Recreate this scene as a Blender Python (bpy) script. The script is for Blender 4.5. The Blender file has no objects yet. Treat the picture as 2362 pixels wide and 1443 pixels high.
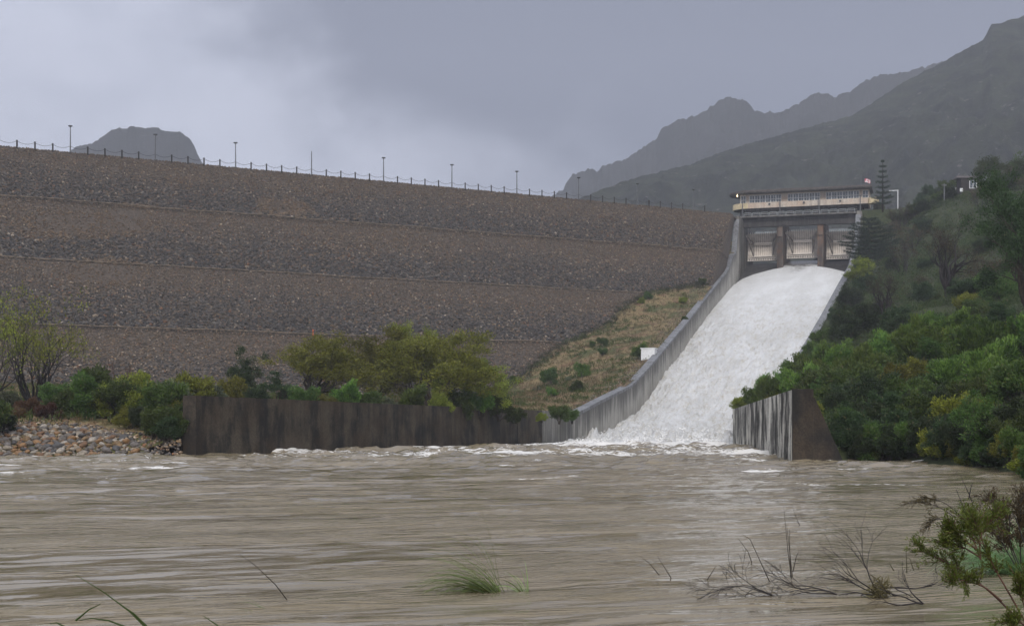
import bpy, math, random
import numpy as np
from mathutils import Vector
R = math.radians
SC = bpy.context.scene
COL = SC.collection
F = 3280.0; CX = 1181.0; HY = 993.0; HC = 1.45; NS = .725      # focal length and horizon (px of a 2362 wide frame), camera height above the river

# ------------------------------------------------------------------ camera
cam_d = bpy.data.cameras.new('camera'); cam = bpy.data.objects.new('camera', cam_d); COL.objects.link(cam)
cam.location = (0, 0, HC); cam.rotation_euler = (R(90), 0, 0)
cam_d.sensor_width = 36.0; cam_d.lens = 36.0 * F / 2362.0
cam_d.shift_y = (HY - 721.5) / 2362.0
cam_d.clip_start = 0.5; cam_d.clip_end = 9000
SC.camera = cam

# ------------------------------------------------------------------ world, sun, exposure
SC.view_settings.view_transform = 'Standard'; SC.view_settings.look = 'None'
SC.view_settings.exposure = 0.33; SC.view_settings.gamma = 1.0; SC.view_settings.use_curve_mapping = False
SUN_EL, SUN_AZ = R(31), R(182)                      # azimuth measured clockwise from +Y (camera looks along +Y)
W = bpy.data.worlds.new('World'); SC.world = W; W.use_nodes = True
nt = W.node_tree; N = nt.nodes; LK = nt.links; N.clear()
def wn(t, **k):
    n = N.new(t)
    for a, b in k.items(): setattr(n, a, b)
    return n
def wmath(op, a, b=None, c=None, clamp=False):
    n = wn('ShaderNodeMath', operation=op); n.use_clamp = clamp
    for i, v in enumerate((a, b, c)):
        if v is None: continue
        if isinstance(v, (int, float)): n.inputs[i].default_value = v
        else: LK.new(v, n.inputs[i])
    return n.outputs[0]
def wramp(v, lo, hi):
    n = wn('ShaderNodeMapRange', interpolation_type='SMOOTHSTEP'); LK.new(v, n.inputs[0])
    n.inputs[1].default_value = lo; n.inputs[2].default_value = hi
    return n.outputs[0]
def wmix(f, a, b):
    n = wn('ShaderNodeMix', data_type='RGBA')
    LK.new(f, n.inputs[0]) if not isinstance(f, float) else setattr(n.inputs[0], 'default_value', f)
    for i, v in ((6, a), (7, b)):
        if isinstance(v, tuple): n.inputs[i].default_value = (*v, 1)
        else: LK.new(v, n.inputs[i])
    return n.outputs[2]
sky = wn('ShaderNodeTexSky', sky_type='NISHITA'); sky.sun_disc = False
sky.sun_elevation = SUN_EL; sky.sun_rotation = SUN_AZ; sky.dust_density = 4
tc = wn('ShaderNodeTexCoord'); sp = wn('ShaderNodeSeparateXYZ'); LK.new(tc.outputs['Generated'], sp.inputs[0])
ay = wmath('MAXIMUM', wmath('ABSOLUTE', sp.outputs[1]), 0.15)
az = wmath('DIVIDE', sp.outputs[0], ay); el = wmath('DIVIDE', sp.outputs[2], ay)
def wnoise(scale, detail, sx=1, sz=1, off=0):
    mp = wn('ShaderNodeMapping'); LK.new(tc.outputs['Generated'], mp.inputs[0])
    mp.inputs['Scale'].default_value = (sx, 1, sz); mp.inputs['Location'].default_value = (off, off, 0)
    n = wn('ShaderNodeTexNoise'); LK.new(mp.outputs[0], n.inputs['Vector'])
    n.inputs['Scale'].default_value = scale; n.inputs['Detail'].default_value = detail; n.inputs['Roughness'].default_value = .55
    return n.outputs[0]
n1 = wnoise(6, 6, 1, 1.6, 3.1); n2 = wnoise(16, 5, 1, 1.5, 7.7)
nn = wmath('ADD', wmath('MULTIPLY', wmath('SUBTRACT', n1, .5), .20), wmath('MULTIPLY', wmath('SUBTRACT', n2, .5), .06))
azn = wmath('ADD', az, nn); eln = wmath('ADD', el, wmath('MULTIPLY', nn, .8))
left_edge = wramp(azn, -.23, -.10)                                   # the dark cloud begins here
bound = wmath('ADD', wmath('MULTIPLY', azn, -.20), .195)               # its underside drops to the right
under = wramp(wmath('SUBTRACT', eln, bound), -.06, .07)
dark = wmath('MULTIPLY', left_edge, under)
fade_up = wramp(el, .35, .9)
dark = wmath('MULTIPLY', dark, wmath('SUBTRACT', 1.0, fade_up))
base_c = wmix(wramp(azn, -.3, .38), (7.2, 7.5, 8.9), (3.6, 3.8, 4.85))
base_c = wmix(wramp(n2, .35, .7), base_c, wmix(.3, base_c, (3.7, 4.1, 5.2)))
cl = wmix(dark, base_c, (1.75, 1.9, 2.6))
cl = wmix(wramp(el, .5, 2.0), cl, (8.6, 8.9, 9.8))                      # thick overcast is brightest overhead
fin = wmix(.12, cl, sky.outputs[0])
bg = wn('ShaderNodeBackground'); LK.new(fin, bg.inputs[0]); bg.inputs[1].default_value = 0.1
out = wn('ShaderNodeOutputWorld'); LK.new(bg.outputs[0], out.inputs[0])

sd = bpy.data.lights.new('sun', 'SUN'); sun = bpy.data.objects.new('sun', sd); COL.objects.link(sun)
sd.energy = 1.5; sd.angle = R(14); sd.color = (1, .96, .9)
sv = Vector((math.sin(SUN_AZ) * math.cos(SUN_EL), math.cos(SUN_AZ) * math.cos(SUN_EL), math.sin(SUN_EL)))
sun.rotation_euler = sv.to_track_quat('Z', 'Y').to_euler(); sun.location = (0, -20, 90)

SC.cycles.use_denoising = True
SC.cycles.max_bounces = 6; SC.cycles.diffuse_bounces = 3; SC.cycles.glossy_bounces = 3
SC.cycles.volume_bounces = 0; SC.cycles.transparent_max_bounces = 8

# ------------------------------------------------------------------ helpers
def P(px, py, Y): return np.array(((px - CX) / F * Y, Y, HC + (HY - py) / F * Y))
def tag(o, label=None, cat=None, group=None, kind=None):
    for k, v in (('label', label), ('category', cat), ('group', group), ('kind', kind)):
        if v: o[k] = v
    return o
def empty(name, loc=(0, 0, 0), rz=0):
    o = bpy.data.objects.new(name, None); COL.objects.link(o); o.location = loc; o.rotation_euler.z = rz
    o.empty_display_size = .3
    return o
class MB:
    def __init__(s): s.v = []; s.f = []; s.n = 0; s.c = []; s.hasc = False
    def add(s, v, faces, col=None):
        v = np.asarray(v, float).reshape(-1, 3)
        for f in (faces if isinstance(faces, list) else [faces]):
            s.f.append(np.asarray(f, int) + s.n)
        s.v.append(v)
        if col is not None: s.hasc = True
        s.c.append(np.broadcast_to(np.asarray(col if col is not None else (1, 1, 1), float), (len(v), 3)))
        s.n += len(v)
    def hexa(s, c8):        # 8 corners: bottom 0..3 (ccw from above), top 4..7
        s.add(c8, np.array([[0, 3, 2, 1], [4, 5, 6, 7], [0, 1, 5, 4], [1, 2, 6, 5], [2, 3, 7, 6], [3, 0, 4, 7]]))
    def box(s, x0, x1, y0, y1, z0, z1):
        s.hexa([(x0, y0, z0), (x1, y0, z0), (x1, y1, z0), (x0, y1, z0), (x0, y0, z1), (x1, y0, z1), (x1, y1, z1), (x0, y1, z1)])
    def tube(s, pts, rad, n=6, cap=True):
        pts = np.asarray(pts, float); m = len(pts)
        rad = np.broadcast_to(np.asarray(rad, float), (m,))
        t = np.gradient(pts, axis=0); t /= np.linalg.norm(t, axis=1)[:, None] + 1e-9
        ref = np.array((0, 0, 1.0)) if abs(t[0, 2]) < .9 else np.array((1.0, 0, 0))
        a = np.cross(t, ref); a /= np.linalg.norm(a, axis=1)[:, None] + 1e-9
        b = np.cross(t, a)
        th = np.arange(n) * 2 * math.pi / n
        ring = pts[:, None] + rad[:, None, None] * (np.cos(th)[None, :, None] * a[:, None] + np.sin(th)[None, :, None] * b[:, None])
        i = np.arange(m - 1)[:, None] * n; j = np.arange(n)[None]; j2 = (j + 1) % n
        f = np.stack([i + j, i + j2, i + n + j2, i + n + j], -1).reshape(-1, 4)
        fs = [f]
        if cap and n > 2: fs += [np.arange(n)[None, ::-1], (np.arange(n) + (m - 1) * n)[None]]
        s.add(ring.reshape(-1, 3), fs)
    def build(s, name, mat, parent=None, smooth=False):
        me = bpy.data.meshes.new(name)
        V = np.concatenate(s.v); me.vertices.add(len(V)); me.vertices.foreach_set('co', V.ravel())
        tot = np.concatenate([np.full(len(f), f.shape[1]) for f in s.f]); lv = np.concatenate([f.ravel() for f in s.f])
        me.loops.add(len(lv)); me.loops.foreach_set('vertex_index', lv.astype(np.int32))
        me.polygons.add(len(tot)); st = np.concatenate([[0], np.cumsum(tot)[:-1]])
        me.polygons.foreach_set('loop_start', st.astype(np.int32)); me.polygons.foreach_set('loop_total', tot.astype(np.int32))
        me.polygons.foreach_set('use_smooth', np.full(len(tot), bool(smooth)))
        me.update(calc_edges=True)
        if s.hasc:
            a = me.color_attributes.new('col', 'FLOAT_COLOR', 'POINT')
            C = np.concatenate(s.c); a.data.foreach_set('color', np.c_[C, np.ones(len(C))].ravel())
        me.validate()
        me.materials.append(mat)
        o = bpy.data.objects.new(name, me); COL.objects.link(o)
        if parent is not None: o.parent = parent
        return o
def dup_tree(o, parent=None):
    c = o.copy(); COL.objects.link(c)
    if parent is not None: c.parent = parent
    for ch in o.children: dup_tree(ch, c)
    return c
_tabs = {}
def perlin(x, y, seed=0):
    if seed not in _tabs:
        r = np.random.RandomState(seed + 11); _tabs[seed] = r.rand(256, 256) * 2 * math.pi
    T = _tabs[seed]
    xi = np.floor(x).astype(int); yi = np.floor(y).astype(int); xf = x - xi; yf = y - yi
    u = xf ** 3 * (xf * (xf * 6 - 15) + 10); v = yf ** 3 * (yf * (yf * 6 - 15) + 10)
    def g(ix, iy, dx, dy):
        a = T[ix & 255, iy & 255]; return np.cos(a) * dx + np.sin(a) * dy
    a = g(xi, yi, xf, yf); b = g(xi + 1, yi, xf - 1, yf); c = g(xi, yi + 1, xf, yf - 1); d = g(xi + 1, yi + 1, xf - 1, yf - 1)
    return (a + u * (b - a)) * (1 - v) + (c + u * (d - c)) * v
def fbm(x, y, oct=5, seed=0, gain=.5):
    s = 0; a = 1
    for o in range(oct): s = s + a * perlin(x * 2 ** o, y * 2 ** o, seed + o); a *= gain
    return s
def grid_faces(nr, nc):
    i = np.arange(nr - 1)[:, None] * nc; j = np.arange(nc - 1)[None]
    return np.stack([i + j, i + j + 1, i + nc + j + 1, i + nc + j], -1).reshape(-1, 4)
def tps(pts, lam=0.0):
    pts = np.array(pts, float); n = len(pts); X = pts[:, :2] / 100.0
    def U(r2): return np.where(r2 > 0, r2 * np.log(r2 + 1e-12), 0)
    d2 = ((X[:, None] - X[None]) ** 2).sum(-1)
    A = np.zeros((n + 3, n + 3)); A[:n, :n] = U(d2) + lam * np.eye(n); A[:n, n] = 1; A[:n, n + 1:] = X; A[n, :n] = 1; A[n + 1:, :n] = X.T
    w = np.linalg.solve(A, np.r_[pts[:, 2], 0, 0, 0])
    def f(x, y):
        x = np.asarray(x, float); y = np.asarray(y, float); q = np.stack([x.ravel(), y.ravel()], 1) / 100.0
        o = np.empty(len(q))
        for a in range(0, len(q), 20000):
            b = q[a:a + 20000]; d = ((b[:, None] - X[None]) ** 2).sum(-1)
            o[a:a + 20000] = U(d) @ w[:n] + w[n] + b @ w[n + 1:]
        return o.reshape(x.shape)
    return f

# ------------------------------------------------------------------ materials
class NB:
    """small helper to write node materials"""
    def __init__(s, name):
        s.m = bpy.data.materials.new(name); s.m.use_nodes = True; s.t = s.m.node_tree; s.t.nodes.clear()
        s.o = s.n('ShaderNodeOutputMaterial')
    def n(s, t, **k):
        x = s.t.nodes.new(t)
        for a, b in k.items(): setattr(x, a, b)
        return x
    def put(s, sock, v):
        if v is None: return
        if isinstance(v, bpy.types.NodeSocket): s.t.links.new(v, sock)
        elif isinstance(v, tuple) and len(v) == 3 and sock.type == 'RGBA': sock.default_value = (*v, 1)
        else: sock.default_value = v
    def coord(s, kind='Object', scale=(1, 1, 1), rot=(0, 0, 0)):
        if kind == 'World': c = s.n('ShaderNodeNewGeometry').outputs['Position']
        else: c = s.n('ShaderNodeTexCoord').outputs[kind]
        m = s.n('ShaderNodeMapping'); s.put(m.inputs[0], c); m.inputs['Scale'].default_value = scale; m.inputs['Rotation'].default_value = rot
        return m.outputs[0]
    def noise(s, vec, scale, detail=4, rough=.55, dist=0):
        x = s.n('ShaderNodeTexNoise'); s.put(x.inputs['Vector'], vec); s.put(x.inputs['Scale'], scale)
        s.put(x.inputs['Detail'], detail); s.put(x.inputs['Roughness'], rough); s.put(x.inputs['Distortion'], dist); return x.outputs[0]
    def ramp(s, v, lo, hi, a=0., b=1.):
        x = s.n('ShaderNodeMapRange', interpolation_type='SMOOTHSTEP'); s.put(x.inputs[0], v); s.put(x.inputs[1], lo); s.put(x.inputs[2], hi); s.put(x.inputs[3], a); s.put(x.inputs[4], b); return x.outputs[0]
    def mix(s, f, a, b, blend='MIX'):
        x = s.n('ShaderNodeMix', data_type='RGBA', blend_type=blend); s.put(x.inputs[0], f); s.put(x.inputs[6], a); s.put(x.inputs[7], b); return x.outputs[2]
    def math(s, op, a, b=None, clamp=False):
        x = s.n('ShaderNodeMath', operation=op); x.use_clamp = clamp; s.put(x.inputs[0], a); s.put(x.inputs[1], b); return x.outputs[0]
    def attr(s, name): return s.n('ShaderNodeAttribute', attribute_name=name)
    def bump(s, h, strength, dist, normal=None):
        x = s.n('ShaderNodeBump'); s.put(x.inputs['Height'], h); s.put(x.inputs['Strength'], strength); s.put(x.inputs['Distance'], dist); s.put(x.inputs['Normal'], normal); return x.outputs[0]
    def pbr(s, col, rough=.8, normal=None, spec=.3, metal=0., **k):
        x = s.n('ShaderNodeBsdfPrincipled'); s.put(x.inputs['Base Color'], col); s.put(x.inputs['Roughness'], rough)
        s.put(x.inputs['Normal'], normal); s.put(x.inputs['Specular IOR Level'], spec); s.put(x.inputs['Metallic'], metal)
        for a, b in k.items(): s.put(x.inputs[a], b)
        s.put(s.o.inputs[0], x.outputs[0]); return x
def simple(name, col, rough=.7, var=.25, scale=3., spec=.3, metal=0.):
    b = NB(name); n = b.noise(b.coord('Object'), scale, 5)
    lo = tuple(c * (1 - var) for c in col); hi = tuple(min(1, c * (1 + var)) for c in col)
    b.pbr(b.mix(b.ramp(n, .3, .7), lo, hi), rough, spec=spec, metal=metal); return b.m
def concrete(name, light, dark, amount=.5, brown=None, vs=.05, streak=.8, sharp=.07, blot=0.):
    """board-marked concrete with vertical water stains"""
    b = NB(name); vec = b.coord('World', (1, 1, vs)); v2 = b.coord('World')
    s1 = b.noise(vec, streak, 6, .7, .4); s2 = b.noise(vec, streak * 4, 4, .6); bl = b.noise(v2, .15 + blot, 5, .65)
    s = b.math('ADD', b.math('MULTIPLY', s1, .5 - blot / 2), b.math('ADD', b.math('MULTIPLY', s2, .3 - blot / 2), b.math('MULTIPLY', bl, .2 + blot)))
    c = b.mix(b.ramp(s, .5 + (amount - .5) * .14 - sharp, .5 + (amount - .5) * .14 + sharp), dark, light)
    if brown: c = b.mix(b.ramp(b.noise(v2, .35, 5, .6), .42, .65), c, b.mix(.6, c, brown))
    fine = b.noise(v2, 9, 4, .7)
    c = b.mix(.35, c, b.mix(b.ramp(fine, .3, .7), (.0, .0, .0), (1, 1, 1)), 'OVERLAY')
    b.pbr(c, .78, b.bump(fine, .35, .05), .3); return b.m
M = {}
b = NB('chute_concrete'); dt = b.attr('col').outputs['Color']; sp2 = b.n('ShaderNodeSeparateColor'); b.put(sp2.inputs[0], dt); dtop = sp2.outputs[0]
w = b.coord('World'); s1 = b.noise(b.coord('World', (1, 1, .10)), 1.1, 6, .7, .3); s2 = b.noise(b.coord('World', (1, 1, .05)), 4, 5, .7); bl = b.noise(w, .25, 5, .6); fine = b.noise(w, 6, 5, .7)
st = b.math('SUBTRACT', b.math('ADD', b.math('MULTIPLY', s1, .6), b.math('MULTIPLY', s2, .4)), b.math('MULTIPLY', dtop, .55))
st = b.ramp(st, .34, .50); bc = b.mix(b.ramp(bl, .35, .65), (.34, .325, .29), (.50, .48, .44)); bc = b.mix(b.ramp(fine, .3, .75), b.mix(.25, bc, (.1, .1, .09)), bc)
jt = b.n('ShaderNodeTexWave', bands_direction='Y'); b.put(jt.inputs['Vector'], w); jt.inputs['Scale'].default_value = .052; jt.inputs['Distortion'].default_value = 0
bc = b.mix(b.math('MULTIPLY', st, .82), bc, (.075, .074, .07)); bc = b.mix(b.ramp(jt.outputs['Fac'], .9985, .9995), bc, (.06, .06, .055))
b.pbr(bc, .8, b.bump(fine, .3, .05), .3); M['conc_chute'] = b.m
M['conc_unused'] = concrete('chute_concrete', (.40, .385, .35), (.075, .073, .07), .42)
M['conc_river'] = concrete('stained_concrete', (.075, .061, .043), (.009, .0085, .008), .5, (.046, .030, .017), .22, .5, .07, .25)
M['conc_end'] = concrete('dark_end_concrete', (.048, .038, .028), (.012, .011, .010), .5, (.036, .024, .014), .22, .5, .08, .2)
M['conc_white'] = concrete('streaked_concrete', (.58, .56, .49), (.018, .017, .015), .60, None, .14, 1.6, .045, .2)
M['conc_pier'] = concrete('pier_concrete', (.15, .125, .105), (.05, .045, .042), .5, (.17, .085, .045), .08, .7)
M['conc_side'] = concrete('side_concrete', (.26, .25, .225), (.07, .068, .062), .5, (.15, .13, .09), .06, .7)
M['conc_cap'] = concrete('cap_concrete', (.23, .235, .245), (.13, .13, .135), .4)
M['conc_deck'] = concrete('deck_concrete', (.20, .19, .18), (.09, .088, .085), .5)
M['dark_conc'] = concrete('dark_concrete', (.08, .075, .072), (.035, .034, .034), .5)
M['cream'] = concrete('cream_plaster', (.62, .52, .33), (.42, .36, .24), .2)
M['plaster'] = concrete('tan_plaster', (.56, .495, .42), (.40, .35, .30), .2, (.50, .36, .26))
M['roof'] = simple('roof_edge', (.10, .085, .08), .7, .3)
M['white'] = simple('white_paint', (.75, .76, .77), .5, .06)
M['gate'] = simple('gate_paint', (.82, .76, .69), .6, .1, 1.2)
M['gate_skin'] = simple('gate_skin_paint', (.66, .60, .54), .65, .15, 1.2)
M['gate_dark'] = simple('gate_steel', (.20, .18, .165), .6, .35, 2)
M['steel'] = simple('dull_steel', (.16, .165, .17), .5, .3)
M['pale_rail'] = simple('pale_panel', (.42, .46, .48), .6, .15)
M['black'] = simple('dark_timber', (.03, .028, .026), .8, .3)
M['lamp_pole'] = simple('lamp_pole_paint', (.12, .125, .13), .5, .3)
M['orange'] = simple('orange_paint', (.65, .16, .06), .6, .1)
M['red'] = simple('red_cloth', (.5, .05, .07), .8, .2)
M['brick'] = simple('dark_brick', (.035, .030, .029), .8, .3, 2)
b = NB('glass'); b.pbr(b.mix(b.ramp(b.noise(b.coord('World'), 2.2, 3), .4, .6), (.05, .07, .085), (.16, .2, .23)), .12, spec=.6); M['glass'] = b.m
b = NB('lit_lamp'); x = b.n('ShaderNodeEmission'); b.put(x.inputs[0], (1, .75, .45)); x.inputs[1].default_value = 5; b.put(b.o.inputs[0], x.outputs[0]); M['lit'] = b.m

def foliage(name, lo, hi, trans=.3):
    b = NB(name); a = b.attr('col'); r = b.n('ShaderNodeObjectInfo').outputs['Random']
    s = b.n('ShaderNodeSeparateColor'); b.put(s.inputs[0], a.outputs['Color'])
    c = b.mix(s.outputs[0], lo, hi)
    c = b.mix(b.math('MULTIPLY', s.outputs[1], .8), c, (.13, .105, .05))     # dry leaves
    hsv = b.n('ShaderNodeHueSaturation'); b.put(hsv.inputs['Color'], c)
    b.put(hsv.inputs['Hue'], b.ramp(r, 0, 1, .475, .52)); b.put(hsv.inputs['Value'], b.ramp(r, 0, 1, .55, 1.15)); 
    d = b.n('ShaderNodeBsdfPrincipled'); b.put(d.inputs['Base Color'], hsv.outputs[0]); b.put(d.inputs['Roughness'], .55); b.put(d.inputs['Specular IOR Level'], .25)
    t = b.n('ShaderNodeBsdfTranslucent'); b.put(t.inputs[0], hsv.outputs[0])
    m = b.n('ShaderNodeMixShader'); m.inputs[0].default_value = trans
    b.put(m.inputs[1], d.outputs[0]); b.put(m.inputs[2], t.outputs[0]); b.put(b.o.inputs[0], m.outputs[0]); return b.m
M['leaf_bright'] = foliage('bright_leaves', (.045, .095, .015), (.17, .27, .045))
M['leaf_mid'] = foliage('green_leaves', (.032, .065, .014), (.11, .17, .035))
M['leaf_olive'] = foliage('olive_leaves', (.085, .105, .012), (.29, .31, .042))
M['leaf_dark'] = foliage('dark_leaves', (.017, .033, .013), (.060, .095, .033))
M['leaf_grey'] = foliage('grey_leaves', (.06, .08, .045), (.17, .20, .12))
M['leaf_dry'] = foliage('dry_leaves', (.05, .042, .02), (.12, .09, .045))
M['leaf_conifer'] = foliage('conifer_needles', (.018, .034, .024), (.06, .09, .055))
M['leaf_under'] = foliage('undergrowth_leaves', (.026, .045, .014), (.085, .12, .033))
M['leaf_rust'] = foliage('rusty_leaves', (.07, .035, .02), (.16, .085, .045))
M['blade_blue'] = foliage('blue_green_blades', (.07, .13, .05), (.32, .45, .22), .35)
M['leaf_fore'] = foliage('needle_leaves', (.06, .11, .018), (.22, .31, .06))
M['tawny'] = foliage('tawny_grass', (.10, .085, .035), (.30, .235, .12), .25)
M['blade'] = foliage('grass_blades', (.07, .14, .03), (.32, .46, .16), .35)
M['reed'] = foliage('reed_stems', (.05, .055, .025), (.13, .13, .06), .1)
M['bark'] = simple('bark', (.045, .037, .03), .9, .4, 6)
M['bark_red'] = simple('reddish_bark', (.11, .06, .045), .85, .3, 6)
M['bark_black'] = simple('wet_twigs', (.018, .014, .014), .6, .3, 6)

# ------------------------------------------------------------------ spillway frame:  s across (left to right), k downstream, z above the camera
G0 = np.array((56.3, 338.3)); E = np.array((.958, -.287)); V = np.array((-.287, -.958)); WD = 25.8
KA = 17.0; LF0 = G0 + KA * V; LF1 = np.array((5.9, 145.0)); RF0 = G0 + KA * V + WD * E; RF1 = np.array((19.8, 127.6)); KL = 182.8
OFS = [0.0, 0.0, 1.0]
def Lxy(s, k):
    s = np.asarray(s, float); k = np.asarray(k, float); a = G0 + s[..., None] * E + k[..., None] * V
    t = ((k - KA) / KL)[..., None]; l = LF0 + (LF1 - LF0) * t; r = RF0 + (RF1 - RF0) * t
    return np.where(k[..., None] <= KA, a, l + (r - l) * (s[..., None] / WD))
def L(s, k, z):
    p = Lxy(s + OFS[0], k + OFS[1]); return (float(p[0]), float(p[1]), z * OFS[2] + HC)
def lbox(mb, s0, s1, k0, k1, z0, z1):
    mb.hexa([L(s0, k1, z0), L(s1, k1, z0), L(s1, k0, z0), L(s0, k0, z0), L(s0, k1, z1), L(s1, k1, z1), L(s1, k0, z1), L(s0, k0, z1)])
def wallpx(px, py, right=False):       # photo pixel on a chute wall -> (k, z)
    u = (px - CX) / F; a, b_ = (RF0, RF1) if right else (LF0, LF1); d = b_ - a
    t = (a[0] - u * a[1]) / (u * d[1] - d[0]); Y = a[1] + d[1] * t; return KA + KL * t, (HY - py) / F * Y
_w = [wallpx(*q) for q in ((1684, 665), (1643, 713.5), (1605.5, 764), (1568, 818), (1534, 859), (1493, 923), (1474.5, 945.5), (1426, 979), (1373.5, 1018.5))]
WK = [-1, 0, 3, 6, 9.5, 12, 16, 21, 27] + [q[0] for q in _w] + [204, 230]
WZ = [39.95, 39.9, 39.2, 38.4, 37.3, 36.6, 35.3, 33.8, 32.3] + [q[1] for q in _w[:-1]] + [-1.2, -1.5, -1.7]
def zwater(k): return np.interp(k, WK, WZ)
_t = [wallpx(*q) for q in ((1680, 616), (1643, 661), (1587, 732), (1542, 784.6), (1497, 837), (1459.6, 876), (1388.5, 910), (1313, 948))]
TK = [17, 24.5, 31] + [q[0] for q in _t] + [215]
TZ = [48.4, 39.9, 38.6] + [q[1] for q in _t[:-1]] + [1.97, 1.94]
def zwall(k): return np.interp(k, TK, TZ)
KF = 190.0                                   # where the chute water meets the river

# ------------------------------------------------------------------ dam
CA = np.array((-86.0, 239.0)); CD = np.array((.874, .486)); CN = np.array((.486, -.874))   # crest line, its direction, downstream normal
DD = [-9, 0, 15.7, 16.8, 33.1, 34.2, 49.3, 50.4, 65, 92]
DZ = [48, 48, 37.0, 36.8, 25.4, 25.2, 14.6, 14.4, 4.8, -8]
def zdam(d): return np.interp(d, DD, DZ) + HC
def dam_d(x, y): return (x - CA[0]) * CN[0] + (y - CA[1]) * CN[1]
def ray_dam(px, py):
    lo = None
    for Y in np.arange(90, 330, .25):
        p = P(px, py, Y)
        if p[2] <= zdam(dam_d(p[0], p[1])): return p
    return p
WALL0 = np.array((-17.5, 78.7))                                  # near end of left river wall
def wall_x(y):                                                     # x of the left wall line at distance y
    return np.where(y < 145, -17.5 + (5.9 + 17.5) * (y - 78.7) / 66.3, 5.9 + (LF0[0] - 5.9) * (y - 145) / (LF0[1] - 145))

dam = empty('rockfill_dam', (*CA, 0)); tag(dam, 'long grey brown rockfill dam in stepped lifts rising behind the river wall', 'dam')
ts = np.arange(-45, 164, 1.6); ds = np.r_[np.arange(-9, 0, 3), np.arange(0, 92, 1.2), DD[2:8]]; ds = np.sort(ds)
TT, D2 = np.meshgrid(ts, ds)
XX = CA[0] + CD[0] * TT + CN[0] * D2; YY = CA[1] + CD[1] * TT + CN[1] * D2
wx = wall_x(YY) - .6; XX = np.where(XX > wx, wx, XX)
wob = .25 * fbm(TT / 9, D2 / 9, 4, 3) * (D2 > 1)
ZZ = zdam(D2) + wob - .18
b = NB('rockfill_soil'); g = b.noise(b.coord('World'), 2.5, 5, .7)
b.pbr(b.mix(b.ramp(g, .3, .7), (.045, .038, .032), (.13, .10, .075)), .95, b.bump(g, .6, .3)); M['fill'] = b.m
mb = MB(); mb.add(np.stack([XX - CA[0], YY - CA[1], ZZ], -1).reshape(-1, 3), grid_faces(*XX.shape))
mb.build('embankment', M['fill'], dam, True)

PHI = (1 + 5 ** .5) / 2
ICO = np.array([(-1, PHI, 0), (1, PHI, 0), (-1, -PHI, 0), (1, -PHI, 0), (0, -1, PHI), (0, 1, PHI), (0, -1, -PHI), (0, 1, -PHI), (PHI, 0, -1), (PHI, 0, 1), (-PHI, 0, -1), (-PHI, 0, 1)]) / math.sqrt(1 + PHI * PHI)
ICF = np.array([(0, 11, 5), (0, 5, 1), (0, 1, 7), (0, 7, 10), (0, 10, 11), (1, 5, 9), (5, 11, 4), (11, 10, 2), (10, 7, 6), (7, 1, 8), (3, 9, 4), (3, 4, 2), (3, 2, 6), (3, 6, 8), (3, 8, 9), (4, 9, 5), (2, 4, 11), (6, 2, 10), (8, 6, 7), (9, 8, 1)])
def rocks(pos, size, col, rng, flat=.6):
    n = len(pos)
    q = rng.randn(n, 4); q /= np.linalg.norm(q, axis=1)[:, None]; w, x, y, z = q.T
    Rm = np.stack([1 - 2 * (y * y + z * z), 2 * (x * y - z * w), 2 * (x * z + y * w), 2 * (x * y + z * w), 1 - 2 * (x * x + z * z), 2 * (y * z - x * w), 2 * (x * z - y * w), 2 * (y * z + x * w), 1 - 2 * (x * x + y * y)], -1).reshape(n, 3, 3)
    sc = np.stack([size * rng.uniform(.8, 1.25, n), size * rng.uniform(.65, 1, n), size * rng.uniform(flat * .7, flat * 1.3, n)], -1)
    v = ICO[None] * (1 + rng.uniform(-.16, .16, (n, 12, 1))) * sc[:, None]
    v = np.einsum('nij,nkj->nki', Rm, v); v[:, :, 2] *= .85
    v += pos[:, None]
    f = ICF[None] + np.arange(n)[:, None, None] * 12
    return v.reshape(-1, 3), f.reshape(-1, 3), np.repeat(col, 12, axis=0)
PAL = np.array((.88, .83, .77)) * np.array([(.10, .096, .095), (.060, .059, .062), (.14, .134, .125), (.16, .122, .09), (.22, .16, .10), (.080, .072, .066), (.30, .255, .20), (.20, .11, .065), (.115, .105, .095), (.40, .36, .31)])
def rock_cols(n, rng, warm):
    """warm 0..1 per rock shifts the choice to brown and sandy stones"""
    pc = np.array([.20, .19, .16, .08, .035, .17, .03, .022, .11, .008]); pw = np.array([.07, .08, .08, .22, .20, .10, .11, .07, .05, .02])
    u = rng.rand(n); cc = np.cumsum(pc / pc.sum()); cw = np.cumsum(pw / pw.sum())
    ic = np.searchsorted(cc, u); iw = np.searchsorted(cw, u)
    idx = np.where(rng.rand(n) < warm, iw, ic).clip(0, 9)
    return PAL[idx] * rng.uniform(.55, 1.75, (n, 1))
b = NB('dam_stone'); a = b.attr('col').outputs['Color']; w = b.coord('World'); b.pbr(b.mix(b.ramp(b.noise(w, 6, 3), .3, .7), b.mix(.5, a, (0, 0, 0)), a), .7, b.bump(b.noise(w, 9, 3), .5, .06), .35); M['stone'] = b.m

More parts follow.
